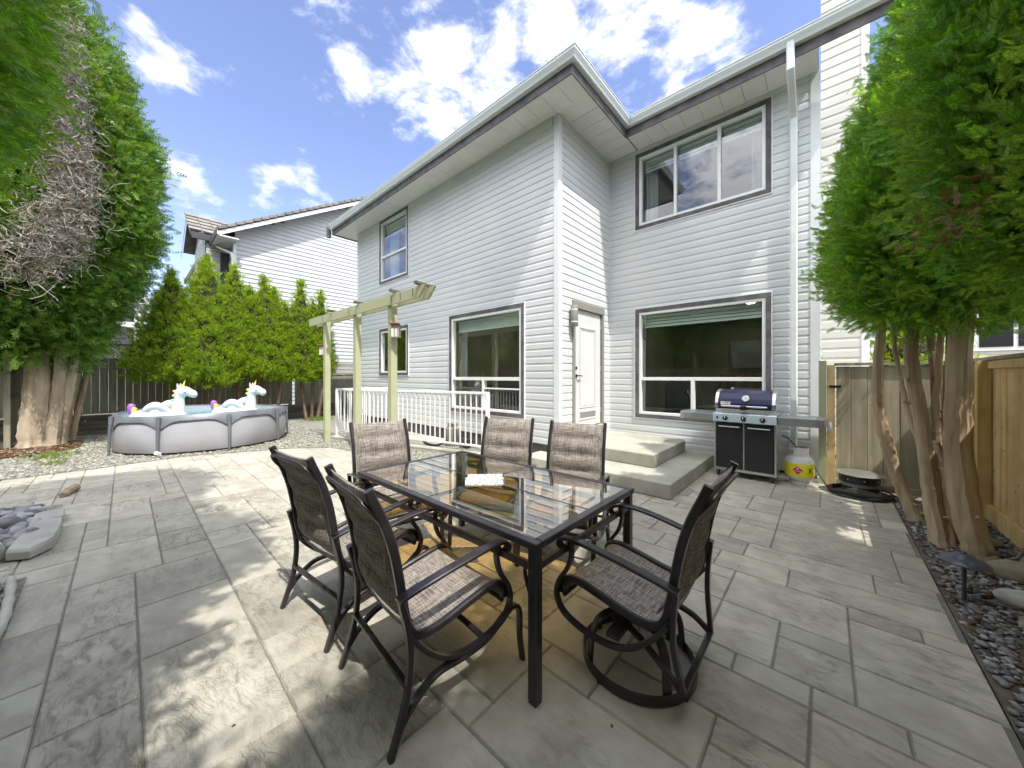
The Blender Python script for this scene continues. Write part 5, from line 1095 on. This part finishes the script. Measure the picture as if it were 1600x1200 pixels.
def stem(parent, pts, r0, r1, m='bark', n=12, seed=0):
    rg_=random.Random(seed); P=smooth_path(pts,8); k=len(P)
    P=[p+Vector((rg_.uniform(-.006,.006),rg_.uniform(-.006,.006),0)) for p in P]
    rad=[(r0+(r1-r0)*i/(k-1))*(1+rg_.uniform(-.05,.05))*(1.35 if i==0 else 1.15 if i==1 else 1.05 if i==2 else 1) for i in range(k)]
    q=MB().tube(P,rad,n+8,cap=True); nn_=n+8; kk=[rg_.uniform(0,6.28) for _ in range(4)]
    for i in range(k):
        for j in range(nn_):
            a=2*math.pi*j/nn_; t_=i/(k-1); f=1+.07*math.sin(3*a+kk[0]+2.5*t_)+.05*math.sin(7*a+kk[1]+5*t_)+.035*math.sin(11*a+kk[2]-4*t_)+rg_.uniform(-.03,.03); v=Vector(q.v[i*nn_+j]); v=P[i]+(v-P[i])*f; q.v[i*nn_+j]=tuple(v)
    for s_ in range(int(4+k/8)):
        i=rg_.randrange(3,max(4,k-3)); a=rg_.uniform(0,6.28); d=Vector((math.cos(a),math.sin(a),.35)); b0=P[i]+d*rad[i]*.7; L3=rg_.uniform(.02,.07); q.tube([b0,b0+d*L3*.5,b0+d*L3],[rad[i]*.28,rad[i]*.2,rad[i]*.12],6)
    return q.build('trunk',m,parent,smooth=True)
# --- right hand cedars
tA = thing('cedar_tree', 'slim leaning cedar trunk nearest the gate with a dense green crown', 'tree', (.66,5.45,0), 0, 'cedars in the right hand bed')
stem(tA,[(.03,-.08,-.04),(-.06,.0,.25),(-.13,.08,.54),(-.22,.12,1.0),(-.24,.14,1.4),(-.20,.10,2.1),(-.1,.05,3)],.056,.036,seed=1)
stem(tA,[(.20,.1,-.02),(.19,.12,.6),(.17,.1,1.3),(.1,.05,2.3)],.04,.028,'bark_red',seed=2)
sA=[(-.08,.03,[(2.0,.15),(2.15,.38),(2.6,.52),(3.4,.46),(4.1,.26),(4.6,.10),(4.8,.02)],1.0)]
foliage('crown',sA,2000,14,.095,'leaf',tA,11,spread=.06,jit=.36); core(sA,tA,.70)
tB = thing('cedar_tree', 'thick multi stemmed cedar behind the garden path light', 'tree', (.82,4.65,0), 0, 'cedars in the right hand bed')
stem(tB,[(.12,-.12,-.04),(.04,-.09,.25),(-.02,-.09,.86),(-.01,-.08,1.7),(.02,-.05,2.4),(.0,.0,3.4)],.088,.052,n=16,seed=3)
stem(tB,[(-.08,.06,-.04),(-.13,.12,.4),(-.16,.18,.8),(-.235,.18,1.6),(-.24,.15,2.3),(-.15,.1,3.2)],.062,.040,n=14,seed=4)
stem(tB,[(-.03,.05,.0),(-.04,.16,.5),(-.09,.2,1.1),(-.06,.2,1.75),(-.04,.12,2.3)],.028,.020,seed=5)
stem(tB,[(.0,.2,.0),(-.02,.3,.6),(.0,.32,1.3),(.0,.2,2.1)],.04,.03,'bark_red',seed=6)
stem(tB,[(-.15,.2,.78),(-.22,.27,1.0),(-.27,.32,1.3),(-.33,.36,1.8),(-.34,.3,2.2)],.022,.016,seed=7)
stem(tB,[(.0,.02,.55),(-.08,-.03,.75),(-.13,-.06,.90)],.03,.018,seed=8)
sB=[(-.05,.0,[(1.85,.15),(1.98,.45),(2.35,.66),(2.9,.68),(3.6,.54),(4.4,.28),(5.2,.10),(5.4,.02)],2.0)]
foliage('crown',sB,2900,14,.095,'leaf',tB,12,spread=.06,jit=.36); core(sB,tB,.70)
def dead_patch(parent, pts, n, seed, L_=.10, m='leaf_brown', sp=.10):
    rg_=np.random.default_rng(seed); P=np.array(pts); k=len(P); idx=rg_.integers(0,k,n); p=P[idx]+rg_.normal(0,sp,(n,3)); g1=unit(rg_.normal(0,1,(n,3))+np.array([-.6,-.6,-.5])); lat=unit(np.cross(g1,rg_.normal(0,1,(n,3)))); nn=np.cross(lat,g1); T,Fc=THI; s=L_*rg_.uniform(.6,1.2,n)
    v=p[:,None,:]+s[:,None,None]*(T[None,:,0:1]*lat[:,None,:]+T[None,:,1:2]*g1[:,None,:]+T[None,:,2:3]*nn[:,None,:]); f=Fc[None]+(np.arange(n)*len(T))[:,None,None]
    return np_mesh('dead_sprays',v.reshape(-1,3),f.reshape(-1,3),m,parent)
tC = thing('cedar_tree', 'dense cedar crown filling the upper right corner of the photo', 'tree', (1.12,3.30,0), 0, 'cedars in the right hand bed')
stem(tC,[(.0,.0,-.04),(.0,.03,.8),(.02,.05,1.8),(.0,.0,3.2)],.09,.05,n=12,seed=9)
sC=[(0,0,[(1.9,.2),(2.05,.45),(2.4,.66),(3.0,.74),(3.8,.62),(4.7,.38),(5.3,.15),(5.5,.02)],3.3)]
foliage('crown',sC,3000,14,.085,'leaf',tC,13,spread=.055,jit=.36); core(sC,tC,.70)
dead_patch(tC,[(-.60,-.62,2.28),(-.66,-.55,2.22),(-.72,-.42,2.16)],110,5,.055,'leaf_brown',.06)
for i,(x,y,sc,rz) in enumerate(((2.05,1.95,1.18,70),(2.05,.75,1.2,160),(2.1,-.5,1.18,250),(3.2,1.4,1.25,20))):
    q=copy_tree(tC); q.location=(x,y,0); q.scale=(sc,sc,sc); q.rotation_euler=(0,0,R(rz)); q['label']=['cedar over the tan fence, first one past the right edge of the photo','cedar over the tan fence, second one past the right edge','cedar over the near end of the tan fence','tall cedar in the neighbouring yard behind the tan fence cedars'][i]; q['group']='cedars over the tan fence'
# --- near left hedge cedar
tG = thing('hedge_cedar', 'near cedar of the hedge whose bright green foliage fills the upper left corner', 'tree', (-3.75,-1.62,0), 0, 'cedars of the near hedge')
stem(tG,[(0,0,-.03),(.05,.0,1),(.0,.05,2.4),(0,0,4)],.12,.06,'bark_pale',seed=21)
sG=[(0,0,[(2.35,.25),(2.6,.75),(3.0,1.12),(3.7,1.2),(4.8,1.1),(5.8,.8),(6.5,.3),(6.6,.02)],.6),(.25,.42,[(4.6,.3),(5.0,.8),(5.7,.95),(6.2,.6),(6.5,.05)],2.2)]
foliage('crown',sG,3600,17,.12,'leaf',tG,14,spread=.09,up=-.15); core(sG,tG,.86)
for i,(x,y,sc,rz) in enumerate(((-1.2,-1.62,1.0,8),(1.5,-2.0,1.04,220),(-2.5,-1.95,1.06,-12))):
    q=copy_tree(tG); q.location=(x,y,0); q.scale=(sc,sc,sc); q.rotation_euler=(0,0,R(rz)); q['label']=['cedar of the near hedge directly behind the camera','cedar of the near hedge behind the right bed','cedar of the near hedge between the corner one and the one behind the camera'][i]
# --- big left cedar
tL = thing('old_cedar', 'large old cedar with several pale trunks at the left of the photo', 'tree', (-11.95,-1.25,0))
stem(tL,[(.0,.0,-.04),(-.02,.02,.5),(-.02,.05,1.2),(-.1,.05,2.2),(-.1,0,3.6)],.19,.14,'bark_pale',n=20,seed=31)
stem(tL,[(.10,.24,-.03),(.06,.30,.7),(.05,.34,1.4),(.1,.40,2.6)],.11,.085,'bark_pale',n=14,seed=32)
stem(tL,[(.0,.34,-.03),(.0,.40,.6),(.03,.50,1.4),(.05,.6,2.6)],.085,.065,'bark_pale',n=14,seed=33)
stem(tL,[(-.45,.34,.0),(-.5,.42,.7),(-.5,.54,1.6),(-.4,.6,2.6)],.07,.05,'bark',seed=34)
stem(tL,[(-.6,.45,.0),(-.65,.55,.7),(-.6,.70,1.7),(-.5,.75,2.6)],.055,.045,'bark',seed=35)
stem(tL,[(-.3,.28,.0),(-.3,.36,.7),(-.3,.46,1.7),(-.3,.5,2.6)],.07,.05,'bark',seed=36)
sL=[(-.2,-.1,[(1.6,.45),(1.8,.7),(2.3,.88),(3.0,1.1),(4,1.4),(6.5,1.45),(8.2,1.2),(9.6,.5),(10,.05)],1.3),(-.25,.50,[(2.2,.2),(2.7,.45),(3.4,.85),(4.4,1.15),(5.6,1.2),(7,1.0),(8.4,.5),(9.0,.03)],4.1)]
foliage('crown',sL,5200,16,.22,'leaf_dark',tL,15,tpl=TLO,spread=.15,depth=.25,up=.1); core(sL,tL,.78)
# dead vine tangle
vn = thing('dead_vine', 'mass of dry pale curling vine stems hanging in the big left cedar', 'vine', (-11.2,-.9,0))
def vines():
    rg_=random.Random(8); t=MB(); cen=[(9.6-.0,-1.08)]
    # band in world space on the camera side of the crown, from high right to low left
    band=[Vector((-10.4,-.72,7.8)),Vector((-10.35,-.68,6.4)),Vector((-10.30,-.62,5.4)),Vector((-10.25,-.66,4.6)),Vector((-10.25,-.86,3.9)),Vector((-10.35,-1.2,3.35))]
    B=smooth_path(band,8)
    for i in range(3200):
        f=rg_.random(); k=int(f*(len(B)-1)); wd=.13+.38*f; c=B[k]+Vector((rg_.gauss(0,.14),rg_.gauss(0,wd*.5),rg_.gauss(0,.25)))
        d=Vector((rg_.gauss(0,1),rg_.gauss(0,1),rg_.gauss(-.3,1))).normalized(); p=c.copy(); ax=Vector((rg_.gauss(0,1),rg_.gauss(0,.4),rg_.gauss(0,.4))).normalized(); cu=rg_.uniform(-.9,.9); pts=[]
        L_=rg_.choice([4,5,6,9]); st=rg_.uniform(.03,.065)
        for j in range(L_):
            pts.append(p.copy()); d=(Matrix.Rotation(cu,3,ax)@d + Vector((rg_.gauss(0,.18),rg_.gauss(0,.18),rg_.gauss(0,.18)))).normalized(); p=p+d*st
        r=rg_.uniform(.003,.0085); t.tube(pts,[r*(1-.5*j/L_) for j in range(L_)],3,cap=False)
    ox=Vector((-11.2,-.9,0)); t.v=[(a-ox.x,b-ox.y,c) for a,b,c in t.v]
    t.build('stems','twig',vn)
    dead_patch(vn,[tuple(b-ox) for b in B[4:]],1100,15,.08,'leaf_brown',.24); dead_patch(vn,[tuple(b-ox+Vector((.05,0,0))) for b in B],900,16,.08,'twig',.22)
vines()
# --- golden cedars in front of the left fence
def golden(loc, tips, label, seed, trunks, n):
    tips=[(dx,dy,h,r_*.86,b) for dx,dy,h,r_,b in tips]
    g_ = thing('golden_cedar', label, 'tree', loc, 0, 'golden cedars in front of the old fence')
    st=[]
    for i,(dx,dy,h,r,b) in enumerate(tips): b+=.32; st.append((dx,dy,[(b,r*.6),(b+.15,r*.92),(b+.45,r*.94),(b+(h-b)*.5,r*.66),(b+(h-b)*.78,r*.31),(h-.15,r*.06),(h,.0)],seed+i*1.7))
    foliage('crown',st,int(n*1.5),15,.095,'leaf_yel',g_,seed+40,tpl=TLO,spread=.042,depth=.05,up=1.0,jit=.32); core(st,g_,.80)
    for i,(dx,dy,lx,ly) in enumerate(trunks): stem(g_,[(dx,dy,0),(dx+lx*.3,dy+ly*.4,.5),(dx+lx,dy+ly,1.4),(dx+lx,dy+ly,2.2)],.05,.035,'bark_red',n=8,seed=seed+i)
    return g_
golden((-13.0,1.45,0),[(0,-.62,4.3,.85,1.0),(0,.10,4.85,.95,.85),(.1,-1.05,2.4,.55,1.25)],'broad golden green cedar with two tips behind the left of the pool',3,[(-.1,-.1,-.05,-.1),(0,.05,0,.05),(.1,.2,.05,.2)],2300)
golden((-13.05,2.35,0),[(0,-.15,4.75,.62,1.25),(.05,.18,4.2,.60,1.2)],'narrow golden green cedar second from the left',5,[(0,.0,0,-.1),(.05,.3,.1,.1)],1200)
golden((-12.95,3.05,0),[(0,-.15,4.55,.70,1.05),(.0,.12,4.25,.66,1.0),(0,.42,3.8,.5,1.1)],'golden green cedar between the narrow one and the right hand one',7,[(-.1,-.15,-.05,-.1),(0,0,0,0),(.08,.12,.1,.15)],1500)
golden((-12.75,4.12,0),[(0,-.28,4.6,.60,.95),(.0,.10,4.0,.50,1.0),(0,.34,4.35,.46,1.15)],'golden green cedar next to the pale green arbour',9,[(0,-.1,-.1,-.15),(0,.05,0,.05),(.08,.2,.1,.2)],1500)
# trees past the back fence, seen in the window reflections
tX = thing('background_tree', 'leafy tree beyond the back fence directly behind the camera', 'tree', (-1.5,-9.5,0), 0, 'trees beyond the back fence')
sX=[(0,0,[(1.2,.8),(2.0,1.7),(3.2,2.1),(4.6,1.8),(5.8,1.0),(6.5,.2)],2.0)]; foliage('crown',sX,1000,14,.32,'leaf_dark',tX,77,tpl=TLO,spread=.25,depth=.3); core(sX,tX,.8); stem(tX,[(0,0,0),(0,.1,2),(0,0,4)],.16,.08,seed=71)
for i,(x,y,sc,rz) in enumerate(((-5.6,-9.0,1.1,40),(-9.8,-9.6,1.0,130),(2.9,-9.2,1.05,200),(7.2,-8.4,1.1,290),(-14,-9,1.1,10),(-18.5,-8.5,1.15,75))):
    q=copy_tree(tX); q.location=(x,y,0); q.scale=(sc,sc,sc); q.rotation_euler=(0,0,R(rz)); q['label']='leafy tree in the row beyond the back fence, '+['second to the left of the camera','third to the left of the camera','first to the right of the camera','rightmost of the row','near the left yard corner','farthest left of the row'][i]
# shrub beyond the gate
sb = thing('bright_shrub', 'bright yellow green shrub seen above the gate', 'shrub', (1.15,9.9,0))
sS=[(0,0,[(.2,.4),(1.0,.7),(1.9,.6),(2.5,.2),(2.6,.02)],1.0)]; foliage('crown',sS,260,12,.16,'leaf_yel',sb,60,tpl=TLO,spread=.12); core(sS,sb,.6); stem(sb,[(0,0,0),(0,0,1.5)],.04,.02,seed=4)
# weeds
def weeds(loc, r, n, label, seed, h=.12):
    rg_=np.random.default_rng(seed); p=np.stack([rg_.normal(0,r,n),rg_.normal(0,r,n),rg_.uniform(0,.02,n)],1); g1=unit(rg_.normal(0,.6,(n,3))*np.array([1,1,.2])+np.array([0,0,.8])); lat=unit(np.cross(g1,rg_.normal(0,1,(n,3)))); nn=np.cross(lat,g1); T,Fc=TLO; s=h*rg_.uniform(.5,1.3,n)
    v=p[:,None,:]+s[:,None,None]*(T[None,:,0:1]*lat[:,None,:]+T[None,:,1:2]*g1[:,None,:]+T[None,:,2:3]*nn[:,None,:]); f=Fc[None]+(np.arange(n)*len(T))[:,None,None]
    o=np_mesh('weeds',v.reshape(-1,3),f.reshape(-1,3),'grass'); o.location=loc; return tag(o,label,'weeds',None,'stuff')
weeds((-12.35,4.3,.01),.22,170,'patch of bright weeds at the foot of the right hand golden cedar',1)
weeds((-10.2,-.85,.01),.16,90,'small tuft of weeds on the gravel left of the pool',2,.10)
weeds((-9.35,-.75,.01),.07,40,'tiny yellow green weed at the patio edge',3,.09)
weeds((-12.6,.2,.01),.3,120,'dark leafy weeds in the shade behind the pool',4,.10)
lt = scatter_pts([(-12.6,-2.1),(-10.9,-2.0),(-10.5,-1.1),(-11.1,-.6),(-12.3,-.6)], 900, 7)
tag(scatter_rocks('dry_leaves', lt, (.02,.05), 'leaf_brown', 7, flat=.12, z=.01, dz=.02),'dry tan needle litter round the foot of the big pale trunk','leaf litter',kind='stuff')
lt3 = scatter_pts([(-.9,2.6),(.5,2.6),(.5,6.2),(-.6,5.6)], 26, 19) + scatter_pts([(-8,-.3),(-3,-.3),(-3,2.5),(-8,2.8)], 26, 20) + scatter_pts([(-2.5,.2),(.4,.2),(.4,2.6),(-2.5,2.6)], 10, 21)
tag(scatter_rocks('needle_litter', lt3, (.004,.011), 'leaf_brown', 18, flat=.15, z=.001, dz=.001),'tiny brown leaf bits scattered on the patio','leaf litter',kind='stuff')
lt2 = scatter_pts([(.6,3.0),(1.2,3.0),(1.2,6.2),(.6,6.2)], 130, 9)
tag(scatter_rocks('fallen_leaves', lt2, (.012,.028), 'leaf_brown', 8, flat=.12, z=.012, dz=.012),'scattered brown dead leaves on the dark gravel','leaf litter',kind='stuff')
tag(MB().tube(smooth_path([(1.02,4.55,.03),(1.10,4.62,.05),(1.15,4.72,.10)],4),.007,6).build('stick','twig',smooth=True),'thin pale stick lying by the tan fence foot','stick')
